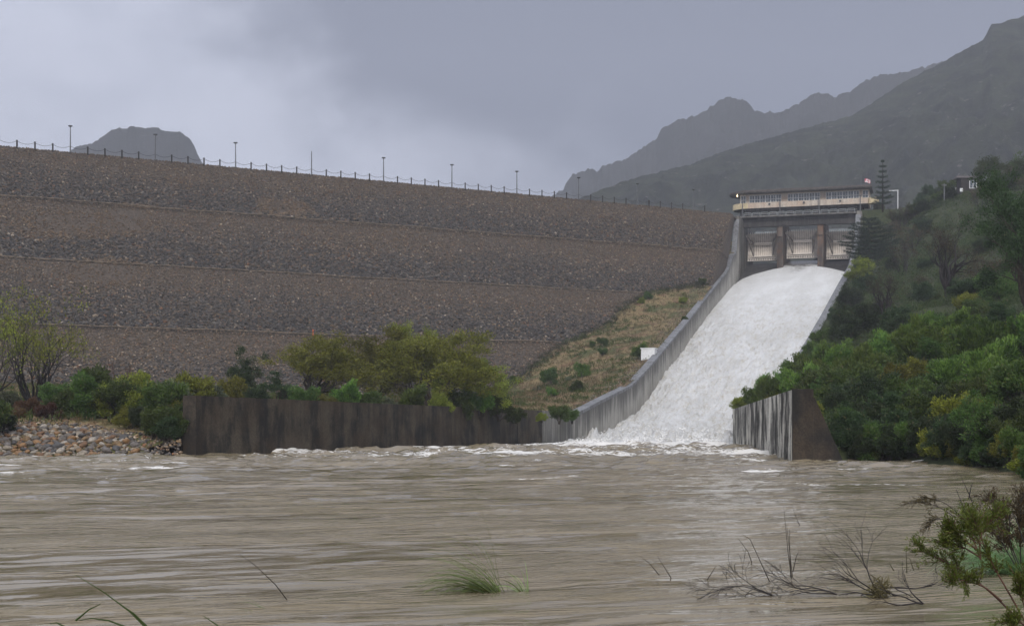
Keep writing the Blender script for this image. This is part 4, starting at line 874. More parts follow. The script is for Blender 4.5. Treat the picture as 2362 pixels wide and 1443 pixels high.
# --- right hillside shrubs: kinds
kinds = {}
def K(key, **kw): kinds[key] = [make_plant('shrub', s_, **kw) for s_ in kw.pop('seeds')] if False else None
spec = {
 'bright': dict(mat_leaf=M['leaf_bright'], bark=M['bark'], h=4, w=4.4, stems=6, depth=3, per=30, lsize=.34, lrad=.5, aspect=.3, updir=.6, dry=.03),
 'mid': dict(mat_leaf=M['leaf_mid'], bark=M['bark'], h=3.6, w=4.6, stems=6, depth=3, per=34, lsize=.24, lrad=.5, dry=.05),
 'dark': dict(mat_leaf=M['leaf_dark'], bark=M['bark'], h=3.8, w=4.6, stems=6, depth=3, per=36, lsize=.22, lrad=.5, dry=.02),
 'olive': dict(mat_leaf=M['leaf_olive'], bark=M['bark'], h=3.4, w=4.2, stems=6, depth=3, per=32, lsize=.22, lrad=.48, dry=.08),
 'grey': dict(mat_leaf=M['leaf_grey'], bark=M['bark'], h=2.4, w=3.4, stems=6, depth=3, per=30, lsize=.2, lrad=.4, dry=.1),
 'rust': dict(mat_leaf=M['leaf_rust'], bark=M['bark_red'], h=2.2, w=4.0, stems=7, depth=3, per=26, lsize=.16, lrad=.4, dry=.2),
 'bare': dict(mat_leaf=M['leaf_dry'], bark=M['bark_black'], h=5.5, w=6.0, stems=5, depth=4, per=3, lsize=.2, lrad=.35, dry=.5, trunk_r=.13, spread=.7),
}
lab = {
 'bright': 'bright green feathery shrub', 'mid': 'mid green leafy shrub', 'dark': 'dark green dense shrub',
 'olive': 'yellowish olive shrub', 'grey': 'low grey green shrub', 'bare': 'leafless dark branched shrub', 'rust': 'low rusty brown shrub'}
protos = {k_: [make_plant('shrub', 100 + 10 * i + j, **spec[k_]) for j in range(3 if k_ not in ('bare', 'rust') else 2)] for i, k_ in enumerate(spec)}
used = set()
def shrub(kind, x, y, z, s, rr, where, cat='shrub', sv=None):
    ps = protos[kind]; p = rr.choice(ps); first = p.name not in used; used.add(p.name)
    return place(p, (x, y, z), rr.uniform(0, 6.28), (s, sv if sv else s * rr.uniform(.85, 1.15)), lab[kind] + ' ' + where, cat, lab[kind].replace('shrub', 'shrubs') + ' ' + where, first)
rr = random.Random(99); sp_ = []; n_sh = 0
for tries in range(30000):
    if n_sh >= 158: break
    Y0 = 62 + 262 * rr.random() ** .9; Y = HM(Y0); hs_ = Y / Y0; px = rr.uniform(1690, 2420); x = (px - CX) / F * Y
    if Y > 66 and x < float(rwall_x(Y)) + 1.3: continue
    if Y > 306 and px < 2005: continue
    size = hs_ * rr.uniform(.6, 1.15) * (1.0 if Y0 > 110 else .8)
    zg = float(hright(np.array(x), np.array(Y)))
    if zg < .25: continue
    if any((x - a) ** 2 + (Y - c) ** 2 < ((size + d) * 1.22) ** 2 for a, c, d in sp_): continue
    py = HY - (zg - HC) / Y * F
    if Y > 66 and x - float(rwall_x(Y)) < 3.0: size *= .62
    # kind by zone
    u = rr.random()
    if py > 930: kd = 'mid' if u < .4 else 'dark' if u < .7 else 'olive' if u < .85 else 'grey'
    elif py > 800: kd = 'bright' if u < .62 else 'olive' if u < .78 else 'mid'
    elif py > 690: kd = ('dark' if u < .45 else 'mid' if u < .8 else 'bright') if px < 2150 else ('mid' if u < .35 else 'dark' if u < .75 else 'olive' if u < .88 else 'grey')
    elif py > 540: kd = 'olive' if u < .10 else 'bare' if u < .50 else 'mid' if u < .62 else 'dark'
    else: kd = 'mid' if u < .28 else 'olive' if u < .40 else 'grey' if u < .52 else 'dark' if u < .85 else 'bare'
    zone = 'low on the right hillside near the river' if py > 880 else 'halfway up the right hillside' if py > 640 else 'high on the right hillside'
    shrub(kd, x, Y, zg - .1, size, rr, zone); sp_.append((x, Y, size)); n_sh += 1
print('shrubs', n_sh)
# ground cover on the hill between shrubs
rng = np.random.RandomState(4); cc = []
for _ in range(15000):
    Y = 47 + 268 * rng.rand(); x0 = float(rwall_x(Y)) + .7 if Y > 67 else 14.2; x = x0 + rng.rand() * (.46 * Y + 8 - x0)
    cc.append((x, Y))
cc = np.array(cc); zc = hright(cc[:, 0], cc[:, 1]); k_ = zc > .15; cc = np.c_[cc, zc + .25][k_]
mb = MB(); leaves(mb, rng, cc, 24, .8, .07 + .24 * (cc[:, 1] / 300), .4, .10, .35, None, .6); tag(mb.build('undergrowth', M['leaf_under']), 'low green undergrowth between the shrubs of the right hillside', 'undergrowth', kind='stuff')

# scrub mass filling the slope between the single shrubs
rs_ = random.Random(41); cen = []; szs = []
for _ in range(900):
    Y0 = 95 + 225 * rs_.random(); Y = HM(Y0); px = rs_.uniform(1700, 2440); x = (px - CX) / F * Y
    if x < float(rwall_x(Y)) + 2.2 or (Y > 306 and px < 2010): continue
    if any((x - a) ** 2 + (Y - c) ** 2 < (d * .9) ** 2 for a, c, d in sp_): continue
    r0 = rs_.uniform(.7, 1.5) * Y / Y0; zg = float(hright(np.array(x), np.array(Y)))
    for _k in range(9): a = rs_.uniform(0, 6.28); q = r0 * math.sqrt(rs_.random()); cen.append((x + q * math.cos(a), Y + q * math.sin(a), zg + r0 * (.3 + 1.1 * rs_.random() * (1 - q / r0 * .6)))); szs.append(.16 + .10 * Y / 300)
mb = MB(); leaves(mb, np.random.RandomState(6), np.array(cen), 34, .55, np.array(szs), .4, .08, .2, None, .4, .45); tag(mb.build('scrub', M['leaf_under']), 'dense low dark green scrub covering the right hillside between the shrubs', 'scrub', kind='stuff')
# --- named trees on the right
t = make_plant('bare_tree', 401, mat_leaf=M['leaf_dry'], bark=M['bark_black'], h=11.5, w=13, stems=6, depth=5, per=2, lsize=.2, lrad=.4, dry=.5, trunk_r=.34, spread=.62, trunk_h=.12)
place(t, P(2185, 690, HM(190)), .6, 1 * HM(190) / 190, 'large nearly leafless dark tree with twisted limbs in the middle of the hillside', 'tree', None, True)
place(t, P(2040, 745, HM(178)), 2.4, .62 * HM(178) / 178, 'smaller leafless tree with thin branches left of the big bare tree', 'tree', None, False)
t = make_plant('dark_tree', 402, mat_leaf=M['leaf_dark'], bark=M['bark'], h=11, w=10, stems=8, depth=4, per=70, lsize=.2, lrad=.75, trunk_r=.2, dry=0)
place(t, P(2370, 705, HM(118)), 0, 1 * HM(118) / 118, 'almost black dense tree at the right edge of the photo', 'tree', None, True)
t = make_plant('spreading_tree', 403, mat_leaf=M['leaf_mid'], bark=M['bark'], h=8, w=15, stems=6, depth=4, per=36, lsize=.3, lrad=.8, trunk_r=.25, lean=.9, dry=.03, trunk_h=.15)
place(t, P(2315, 452, 290), 0, 1, 'wide dark green tree on the hilltop beside the small brick house', 'tree', None, True)
place(t, P(2385, 445, 285), 2., .9, 'wide dark green hilltop tree at the right edge behind the house', 'tree', None, False)
t = make_plant('rounded_shrub', 404, mat_leaf=M['leaf_mid'], bark=M['bark'], h=3.9, w=5.6, stems=7, depth=4, per=30, lsize=.13, lrad=.35, trunk_r=.08, dry=.05)
place(t, P(2300, 1068, HM(78)), 0, 1 * HM(78) / 78, 'large round leafy bush overhanging the water at the right bank', 'bush', None, True)
place(t, P(2385, 1085, HM(70)), 1.7, .8 * HM(70) / 70, 'leafy bush trailing dry stems in the water at the right edge', 'bush', None, False)
# olive tree clump beside the chute head, and the overhanging shrubs above the right river wall
t = make_plant('olive_tree', 405, mat_leaf=M['leaf_olive'], bark=M['bark'], h=5, w=7, stems=6, depth=4, per=30, lsize=.24, lrad=.5, trunk_r=.12, dry=.1)
place(t, P(1985, 665, HM(250)), 0, 1 * HM(250) / 250, 'rounded yellow green tree beside the upper chute wall', 'tree', None, True)
rr2 = random.Random(5)
for i, (px, Y0, s, kd) in enumerate(((1712, 165, .62, 'olive'), (1745, 158, .7, 'bright'), (1790, 150, .75, 'bright'), (1835, 142, .8, 'bright'), (1780, 172, .9, 'bright'), (1835, 165, 1.0, 'mid'), (1880, 155, 1.0, 'bright'), (1930, 150, 1.0, 'bright'), (1880, 180, 1., 'mid'), (1925, 130, .8, 'mid'))):
    Y = HM(Y0); x = (px - CX) / F * Y; zg = float(hright(np.array(x), np.array(Y))); shrub(kd, x, Y, zg - .1, s * Y / Y0, rr2, 'leaning over the low wall at the foot of the chute')
for i in range(70):
    px = 1965 + 450 * (i / 61.) ** .95; Y = EDGE(px) + (rr2.uniform(.2, 2.2) if i % 3 else rr2.uniform(2.5, 9)); x = (px - CX) / F * Y; zg = float(hright(np.array(x), np.array(Y)))
    if x < float(rwall_x(Y)) + 1.8 and Y > 66: continue
    shrub(rr2.choice(['mid', 'dark', 'dark', 'mid', 'olive']), x, Y, max(zg, 0) - .12, rr2.uniform(.34, .52) * Y / 67, rr2, 'on the low right bank just behind the waterline')
# conifers
def conifer(name, seed, h, w, layers, lab_, loc, droop=.0, flat=False, top=.35):
    rng = np.random.RandomState(seed); r_ = empty(name, loc); mb = MB(); mb.tube([(0, 0, -.5), (0, 0, h * .5), (0, 0, h)], [.22, .13, .03], 8); ctr_ = []; dirs = []
    for i in range(layers):
        t = i / (layers - 1); z = h * (.12 + .86 * t) ; rad_ = w / 2 * ((1 - t) ** top if not flat else math.sin(math.pi * (.25 + .7 * t)) ** .6) * rng.uniform(.8, 1.1); nb = 7
        for j in range(nb):
            a = j * 6.283 / nb + rng.uniform(-.3, .3); rl = rad_ * rng.uniform(.75, 1.1); tip = np.array((math.cos(a) * rl, math.sin(a) * rl, z + rl * (.12 - droop)))
            mb.tube([(0, 0, z), tip * (.5, .5, 1) + (0, 0, -.05 * rl), tip], [.06, .04, .015], 4, False)
            for q in np.linspace(.2, 1, max(4, int(rl / .22))): ctr_.append(np.array((0, 0, z)) * (1 - q) + tip * q + (0, 0, -.05 * rl * math.sin(q * 3.1))); dirs.append((math.cos(a), math.sin(a), .35))
    mb.build('trunk', M['bark'], r_, True); mb = MB(); leaves(mb, rng, ctr_, 26, .3 if not flat else .38, .22, .28, .02, .6, np.array(dirs) * .8, .2); mb.build('crown', M['leaf_conifer'], r_)
    tag(r_, lab_, 'tree'); return r_
conifer('pine_tree', 1, 10.2, 4.8, 9, 'tall tiered pine tree at the right end of the control room', P(2036, 483, 297), -.02, top=.75)
conifer('conifer', 2, 7.9, 10.6, 10, 'dark spreading conifer in front of the right spillway gate', P(2005, 606, HM(268)), .06, True)
# --- hilltop house, signs, poles
hs = empty('brick_house', P(2233, 441, 292)); tag(hs, 'small dark brick house on the hilltop under the wide tree', 'house')
mb = MB(); mb.box(-1.9, 2.4, -1.5, 1.5, -3, 2.5); mb.box(2.41, 7, -1.2, 1.3, -3, 2.0); mb.build('wall', M['brick'], hs)
mb = MB(); mb.add([(-2.7, -1.8, 2.45), (2.7, -1.8, 2.45), (2.7, 1.8, 2.6), (-2.7, 1.8, 2.6), (-2.5, -.3, 3.1), (2.5, -.3, 3.1), (2.5, .3, 3.1), (-2.5, .3, 3.1)], np.array([[0, 1, 5, 4], [1, 2, 6, 5], [2, 3, 7, 6], [3, 0, 4, 7], [4, 5, 6, 7], [3, 2, 1, 0]])); mb.build('roof', M['roof'], hs)
mb = MB()
for a, c_ in ((-.25, -.12), (.45, .55), (1.15, 1.3)): mb.box(a, c_, -1.62, -1.52, .4, 2.0)
mb.box(-.25, 1.3, -1.62, -1.52, .3, .4); mb.build('window_frame', M['white'], hs); mb = MB(); mb.box(-.12, 1.15, -1.53, -1.505, .4, 2.0); mb.build('pane', M['glass'], hs)
for (px, py, lb) in ((2202, 437, 'small white notice board left of the hilltop house'), (2217.5, 438, 'small white board just beside the hilltop house'), (2272.5, 441, 'small white board under the wide hilltop tree')):
    r_ = empty('notice_board', P(px, py, 288)); mb = MB(); mb.box(-.3, .3, -.04, .04, -.35, .35); mb.build('board', M['white'], r_); mb = MB(); mb.tube([(0, .08, -3), (0, .08, .2)], .05, 6); mb.build('post', M['steel'], r_); tag(r_, lb, 'sign', 'white boards by the hilltop house')
mb = MB(); mb.tube([(0, 0, -2), (0, 0, 3.2)], [.11, .09], 7); mb.box(-.5, .5, -.05, .05, 2.8, 2.95); o = mb.build('utility_pole', M['steel']); o.location = P(2178, 460, 285); tag(o, 'grey utility pole on the hilltop left of the house', 'pole')

# --- left side trees
def gz(px, Y): Y = Y * NS; x = (px - CX) / F * Y; return (x, Y, float(hleft(np.array(x), np.array(Y))) - .1)
t = make_plant('multi_stem_tree', 501, mat_leaf=M['leaf_olive'], bark=M['bark_black'], h=9.4, w=10.5, stems=8, depth=4, per=8, lsize=.2, lrad=.55, trunk_r=.19, dry=.25, lean=.75, spread=.5, upb=.3, shrink=.78)
place(t, gz(78, 138), .3, (NS * 1.1, NS * 1.2), 'tall sparse yellowing tree with many dark stems at the far left', 'tree', None, True)
place(t, gz(-50, 132), 2.2, (.75, .84), 'sparse yellowing tree cut by the left edge of the photo', 'tree', None, False)
t = make_plant('bare_shrub', 502, mat_leaf=M['leaf_dry'], bark=M['bark_red'], h=5.0, w=4.6, stems=4, depth=4, per=1, lsize=.15, lrad=.3, trunk_r=.06, dry=.5, lean=.5, upb=.35, spread=.5)
place(t, gz(268, 142), 0, NS, 'leafless reddish shrub in front of the dam stones', 'shrub', None, True)
ot = [make_plant('rounded_tree', 510 + j, mat_leaf=M['leaf_olive'], bark=M['bark'], h=7, w=9, stems=8, depth=4, per=52, lsize=.17, lrad=.56, trunk_r=.15, dry=.10, lean=.8, trunk_h=.1, clumpvar=.3) for j in range(3)]
dk = make_plant('dark_shrub', 520, mat_leaf=M['leaf_dark'], bark=M['bark'], h=5, w=4, stems=5, depth=4, per=28, lsize=.18, lrad=.4, trunk_r=.1)
place(ot[0], gz(1000, 165), 0, (1.35, .98), 'largest rounded olive green tree behind the river wall', 'tree', 'rounded trees behind the river wall', True)
place(ot[1], gz(868, 176), 1, (1.35, .98), 'broad olive green tree left of the largest rounded tree', 'tree', 'rounded trees behind the river wall', True)
place(ot[2], gz(725, 160), 2, (1.2, .82), 'darker green spreading tree at the left end of the rounded trees', 'tree', 'rounded trees behind the river wall', True)
place(ot[1], gz(1088, 168), 3, (.9, .72), 'small round olive tree at the right end of the rounded trees', 'tree', 'rounded trees behind the river wall', False)
place(ot[0], gz(950, 186), 4.2, (.8, 1.1), 'olive tree showing above and behind the largest rounded tree', 'tree', 'rounded trees behind the river wall', False)
place(dk, gz(566, 158), 0, (.8, .9), 'narrow dark green small tree left of the rounded trees', 'tree', None, True)
place(dk, gz(640, 150), 2, (.8, .54), 'dark green bush between the narrow dark tree and the rounded trees', 'bush', None, False)
rr = random.Random(7)
row = [(-95, 116, .9, 'mid'), (-150, 120, 1.0, 'olive'), (-210, 118, .9, 'mid'), (-270, 122, 1.0, 'dark'), (-330, 119, .9, 'mid'), (-120, 130, 1.1, 'mid'), (-240, 134, 1.1, 'olive'), (-40, 121, .9, 'grey'), (20, 124, .75, 'grey'), (75, 120, .7, 'rust'), (110, 117, .6, 'rust'), (40, 118, .5, 'rust'), (130, 124, .7, 'mid'), (160, 121, .85, 'mid'), (205, 120, 1.0, 'mid'), (250, 120, .95, 'olive'), (290, 119, 1.05, 'mid'), (330, 118, 1.0, 'olive'), (372, 117, .95, 'mid'), (410, 117, .8, 'olive'), (230, 127, 1.1, 'mid'), (310, 127, 1.1, 'olive'), (390, 126, 1.15, 'grey'), (440, 130, 1.1, 'olive'), (490, 134, 1.1, 'grey'), (535, 140, 1.0, 'olive'), (330, 112.5, .5, 'dark'), (352, 109.5, .6, 'mid'), (378, 108.8, .65, 'dark'), (402, 109.5, .6, 'mid'), (425, 110.5, .5, 'dark'), (300, 114, .6, 'olive'), (0, 112, .7, 'dark'), (-30, 110, .9, 'mid')]
for px, Y, s, kd in row: shrub(kd, *gz(px, Y), s * .69, rr, 'above the stone bank on the left')
for px, Y, s, kd in ((600, 138, .7, 'dark'), (650, 140, .6, 'grey'), (700, 142, .7, 'mid'), (750, 145, .65, 'olive'), (800, 148, .8, 'bright'), (850, 150, .7, 'mid'), (905, 153, .8, 'grey'), (960, 155, .85, 'bright'), (1010, 158, .75, 'olive'), (1060, 162, .8, 'mid'), (1110, 166, .85, 'bright'), (1150, 170, .8, 'mid'), (1290, 186, .6, 'mid'), (1320, 196, .55, 'mid'), (1250, 184, .4, 'olive'), (1190, 176, .55, 'mid')):
    shrub(kd, *gz(px, Y), s * NS, rr, 'growing behind the long river wall')
# grass strip plants by pixel position on the strip
def on_strip(px, py):
    for Y in np.arange(100, 330, .5):
        p = P(px, py, Y)
        if p[2] <= float(gl(p[0], p[1])): return p
    return p
for px, py, s, kd in ((1270, 890, .75, 'mid'), (1345, 870, .55, 'bright'), (1185, 885, .4, 'mid'), (1365, 800, .3, 'mid'), (1390, 800, .42, 'mid'), (1390, 820, .4, 'mid'), (1480, 828, .7, 'bright'), (1480, 700, .35, 'olive'), (1505, 665, .6, 'grey'), (1495, 690, .4, 'mid'), (1275, 915, .4, 'bright'), (1330, 905, .5, 'mid'), (1620, 660, .4, 'mid'), (1575, 700, .4, 'olive'), (1580, 740, .3, 'mid'), (1310, 880, .35, 'grey')):
    p = on_strip(px, py); shrub(kd, p[0], p[1], p[2] - .1, s * (.6 + .4 * p[1] / 300), rr, 'on the grassy slope beside the chute wall')
rng = np.random.RandomState(14); cc = []
for _ in range(15000):
    k_ = rng.uniform(30, 215); s_ = -.7 - rng.rand() ** .8 * 36; p = Lxy(s_, k_); cc.append((p[0], p[1]))
for _ in range(9000):
    px = rng.uniform(-60, 1200); Y = rng.uniform(83, 160); cc.append(((px - CX) / F * Y, Y))
cc = np.array(cc); zc = hleft(cc[:, 0], cc[:, 1]); ok = (zc > 1.75) & (zdam(dam_d(cc[:, 0], cc[:, 1])) < zc + .15) & (cc[:, 0] < wall_x(cc[:, 1]) - .8); cc = np.c_[cc, zc][ok]
tn = fbm(cc[:, 0] / 6, cc[:, 1] / 6, 4, 88); dryg = cc[tn > -.15]; grn = cc[tn < -.05]
mb = MB(); leaves(mb, rng, dryg + (0, 0, .06), 9, .35, .26, .14, .25, .7, None, 1.4); tag(mb.build('dry_grass', M['tawny']), 'dry tawny grass on the slope and flat behind the walls', 'grass', kind='stuff')
mb = MB(); leaves(mb, rng, grn + (0, 0, .1), 10, .4, .3, .2, .2, .6, None, 1.2); tag(mb.build('green_grass', M['leaf_mid']), 'green grass patches on the slope and flat behind the walls', 'grass', kind='stuff')
cen = []; rb = np.random.RandomState(19)
for (xa, ya), (xb, yb) in zip(edge[:-1], edge[1:]):
    for t in np.arange(0, 1, .045):
        q = on_strip(xa + (xb - xa) * t + rb.uniform(-6, 14), ya + (yb - ya) * t + rb.uniform(-2, 8))
        if rb.rand() < .8:
            for _k in range(3): cen.append(q + (rb.uniform(-.8, .8), rb.uniform(-.8, .8), rb.uniform(.05, .55)))
mb = MB(); leaves(mb, rb, cen, 40, .5, .17, .4, .35, .3, None, .4, .45); tag(mb.build('brush', M['leaf_dark']), 'dark low brush along the foot of the dam stones', 'brush', kind='stuff')
# aloe
pa = on_strip(1240, 905); al = empty('aloe', pa); tag(al, 'spiky pale grey aloe at the foot of the grassy slope', 'aloe'); mb = MB(); rng = np.random.RandomState(2)
for i in range(26):
    a = rng.uniform(0, 6.28); e = rng.uniform(.2, 1.3); d = np.array((math.cos(a) * math.cos(e), math.sin(a) * math.cos(e), math.sin(e))); s = np.cross(d, (0, 0, 1)); s /= np.linalg.norm(s); b0 = np.array((0, 0, .3)); l_ = rng.uniform(.8, 1.3)
    mb.add([b0 - s * .07, b0 + s * .07, b0 + d * l_ * .5 + s * .06, b0 + d * l_ + (0, 0, -.1), b0 + d * l_ * .5 - s * .06], np.array([[0, 1, 2, 3, 4]]), (.9, .1, 0))
mb.build('leaf_rosette', M['leaf_grey'], al); mb = MB(); mb.tube([(0, 0, -.2), (0, 0, .4)], .14, 7); mb.build('stem', M['bark'], al)
# white box beside the wall, orange marker, white stick on the dam
pb = on_strip(1497, 826) + np.array((0, 0, .3)); bx = empty('concrete_box', pb, R(-18)); tag(bx, 'white concrete box against the chute wall on the grassy slope', 'box')
mb = MB(); mb.box(-1.0, 1.0, -.8, .8, -.8, 1.05); mb.build('body', M['white'], bx); mb = MB(); mb.box(-1.08, 1.08, -.88, .88, 1.052, 1.18); mb.build('lid', M['white'], bx)
pm = ray_dam(722, 779); mb = MB(); mb.tube([(0, 0, -.2), (0, 0, 1.15)], .07, 6); mb.box(-.1, .1, -.1, .1, 1.15, 1.25); o = mb.build('marker_stake', M['orange']); o.location = pm; tag(o, 'orange marker stake on the lowest berm of the dam', 'stake')

# ------------------------------------------------------------------ foreground plants in the water
def wat(px, py):
    Y = HC * F / (py - HY); return np.array(((px - CX) / F * Y, Y, 0.0))
def blade(mb, p0, d, ln, droop, wd, tone, dry, rng, n_=8):
    d = np.array(d, float); d /= np.linalg.norm(d); pts = [np.array(p0, float)]; dd_ = d.copy()
    for i in range(n_): dd_ = dd_ + np.array((0, 0, -droop * (i + 1) / n_)); dd_ /= np.linalg.norm(dd_); pts.append(pts[-1] + dd_ * ln / n_)
    pts = np.array(pts); s = np.cross(pts[-1] - pts[0], (0, 0, 1)); s = s / (np.linalg.norm(s) + 1e-9); s = s * .5 + rng.randn(3) * .25; w_ = wd * np.linspace(1, .15, n_ + 1)[:, None]
    v = np.concatenate([pts - s * w_, pts + s * w_]); i = np.arange(n_); mb.add(v, np.stack([i, i + 1, i + n_ + 2, i + n_ + 1], -1), (tone, dry, 0))
def tuft(name, base, n_, ln, lean, spreadr, lab_, seed, dry=.15, wd=.012, droop=.28):
    rng = np.random.RandomState(seed); r_ = empty(name, base); r_.scale = (NS,) * 3; mb = MB()
    for i in range(n_):
        a = rng.uniform(0, 6.28); p0 = (math.cos(a) * spreadr * rng.rand(), math.sin(a) * spreadr * rng.rand(), -.1)
        d = np.array((math.cos(a) * .5, math.sin(a) * .4, 1.0)) + np.array(lean) * rng.uniform(.4, 1.3)
        blade(mb, p0, d, ln * rng.uniform(.55, 1.15), droop * rng.uniform(.7, 1.5), wd * rng.uniform(.7, 1.3), rng.uniform(.2, 1), (rng.rand() < dry) * rng.uniform(.5, 1), rng)
    mb.build('blades', M['blade'], r_); tag(r_, lab_, 'grass'); return r_
tuft('grass_tuft', wat(1155, 1362), 170, 1.25, (-1.5, -.05, -.1), .12, 'green grass tuft bent over by the current in the middle foreground', 1, .18, .011, .27)
tuft('grass_tuft', wat(1214, 1362), 26, .5, (-.9, 0, .1), .05, 'few arching grass blades just right of the bent grass tuft', 2, .2)
tuft('grass_tuft', wat(1243, 1366), 9, .14, (-.2, 0, 0), .03, 'tiny grass sprig right of the bent grass tuft', 4, .3)
bt = tuft('grass_tuft', wat(2350, 1318), 460, 1.25, (-.8, -.1, 0), .32, 'large blue green grass clump in the water at the right edge', 3, .06, .012, .34); bt.children[0].data.materials[0] = M['blade_blue']
tuft('grass_tuft', wat(640, 1408), 60, .55, (-3.2, -.1, -.5), .05, 'half submerged green grass flattened by the current in the left foreground', 9, .1, .012, .10)
def stick_thing(name, segs, rad, lab_, cat, mat, group=None, Y=None):
    """segs: polylines of (px,py) drawn at distance Y, first point of the first is the base"""
    base = P(*segs[0][0], Y); r_ = MB(); rg = np.random.RandomState(int(segs[0][0][0]))
    for sg in segs:
        pts = np.array([P(a, c_, Y + dz * .0) for (a, c_), dz in zip(sg, range(9))]); pts[:, 1] += rg.uniform(-.3, .3) * np.linspace(0, 1, len(pts)); r_.tube(pts - base, np.linspace(rad, rad * .35, len(pts)), 5, False)
    o = r_.build(name, mat, None, True); o.location = base; tag(o, lab_, cat, group); return o
reeds = [
 ([[(1826, 1335), (1820, 1270), (1813, 1170)], [(1824, 1330), (1815, 1265), (1808, 1215)], [(1828, 1330), (1824, 1280), (1818, 1210)], [(1829, 1318), (1834, 1285), (1838, 1270)]], 'tall upright thin reeds standing in the water above the drifted branches'),
 ([[(1735, 1300), (1722, 1270), (1696, 1238)]], 'single leaning reed stem left of the tall upright reeds'),
 ([[(1775, 1340), (1750, 1290), (1725, 1240), (1705, 1228)]], 'curved reed stem leaning left over the drifted branches'),
 ([[(1632, 1335), (1640, 1318), (1646, 1303)]], 'short dark stick poking from the water left of the drifted branches'),
 ([[(662, 1382), (640, 1345), (600, 1300), (566, 1270)]], 'lone thin reed leaning left in the left foreground'),
 ([[(1550, 1335), (1535, 1310), (1520, 1285)], [(1520, 1325), (1500, 1300), (1480, 1285)]], 'pair of thin reed stems left of centre right foreground'),
 ([[(1845, 1212), (1838, 1190), (1832, 1163)], [(1844, 1208), (1838, 1202)]], 'tiny reed in the water far above the upright reeds'),
 ([[(2092, 1320), (2091, 1290), (2091, 1265)], [(2108, 1315), (2102, 1290), (2095, 1285)], [(2120, 1312), (2112, 1290)], [(2062, 1315), (2050, 1298), (2020, 1303)]], 'broken orange dry reeds in the water beside the green bush'),
]
for i, (sg, lb) in enumerate(reeds):
    b_ = sg[0][0]; stick_thing('reed', sg, .0055, lb, 'reed', M['leaf_dry'] if i == 7 else M['bark'], 'reeds in the foreground', HC * F / (b_[1] - HY))
rg = np.random.RandomState(6); r_ = empty('long_grass', wat(345, 1500)); mb = MB()
bs = wat(345, 1500)
for (pts) in ([(340, 1450), (300, 1410), (240, 1365), (175, 1325)], [(345, 1450), (310, 1415), (275, 1390)], [(290, 1445), (250, 1430), (210, 1425), (180, 1430)], [(150, 1445), (130, 1435), (115, 1438)], [(175, 1430), (205, 1405), (232, 1392)], [(520, 1460), (500, 1440), (470, 1420)]):
    p = np.array([P(a, c_, 9.1) for a, c_ in pts]); mb.tube(p - bs, np.linspace(.007, .002, len(p)), 5, False)
o = mb.build('stems', M['blade'], r_, True); tag(r_, 'long arching green grass stems at the bottom left corner', 'grass')

def branchy(name, base_px, Y, dirs, ln, rad, depth, seed, lab_, cat, leafmat=None, per=0, lsize=.04, lrad=.06, bark=None, up=.0, spread=.45, nch=3, bend=.25, shrink=.68):
    rng = np.random.RandomState(seed); base = P(*base_px, Y * NS); r_ = empty(name, base); r_.scale = (NS,) * 3; lines = []; tips = []
    for d, l_ in dirs: grow(rng, np.zeros(3), np.array(d, float), l_, rad, depth, lines, tips, bend, up, nch, spread, shrink, .0022)
    mb = MB()
    for pts, rd, dep in lines: mb.tube(pts, rd, 5, False)
    mb.build('branches', bark or M['bark_black'], r_, True)
    if per:
        tp = []; dr_ = []
        for pts, rd, dep in lines:
            if dep <= 1:
                for i in range(1, len(pts)): tp.append(pts[i]); d_ = pts[i] - pts[i - 1]; dr_.append(d_ / np.linalg.norm(d_))
        mb = MB(); leaves(mb, rng, tp, per, lrad, lsize, .28, .05, 0, np.array(dr_) * 1.2, .3); mb.build('leaves', leafmat, r_)
    tag(r_, lab_, cat); return r_
# drifted dead branches
branchy('driftwood_branch', (1790, 1378), 17.2, [((-1, .1, .45), .50), ((-.8, -.2, .15), .4), ((-1, .3, .7), .42)], 0, .009, 3, 11, 'leftmost dead branch with fine curled twigs lying in the water', 'branch', bend=.3, spread=.5)
branchy('driftwood_branch', (1930, 1370), 17.3, [((-1, .1, .32), .55), ((-.9, -.1, .12), .5), ((-1, .2, .55), .5)], 0, .009, 3, 12, 'dead branch in the middle of the drifted twigs', 'branch', bend=.3, spread=.5)
branchy('driftwood_branch', (2028, 1372), 17.3, [((-.45, .1, 1.), .56), ((-.8, .1, .65), .5), ((-1, .1, .4), .5), ((-.9, .2, .15), .45)], 0, .010, 2, 13, 'upright fan of dead twigs rising from a dark clump in the water', 'branch', bend=.2, spread=.4)
branchy('driftwood_branch', (2030, 1355), 17.4, [((1, .1, .02), .42), ((.9, -.2, -.25), .35)], 0, .014, 3, 14, 'dead branch sweeping right from the dark clump in the water', 'branch', bend=.3, spread=.45)
branchy('driftwood_branch', (2130, 1392), 16.4, [((-1, .1, .12), .42), ((-.3, .1, .5), .25), ((-.9, .3, .3), .35)], 0, .011, 2, 15, 'rightmost small arched dead branch in the water', 'branch', bend=.3)
rng = np.random.RandomState(31); bs = P(2028, 1362, 12.5); mb = MB(); leaves(mb, rng, [(0, 0, 0), (.02, 0, .04), (-.02, 0, -.03)], 160, .09, .07, .12, 1, 0); o = mb.build('debris_clump', M['leaf_dry']); o.location = bs; tag(o, 'dark clump of flood debris caught at the base of the dead twigs', 'debris')
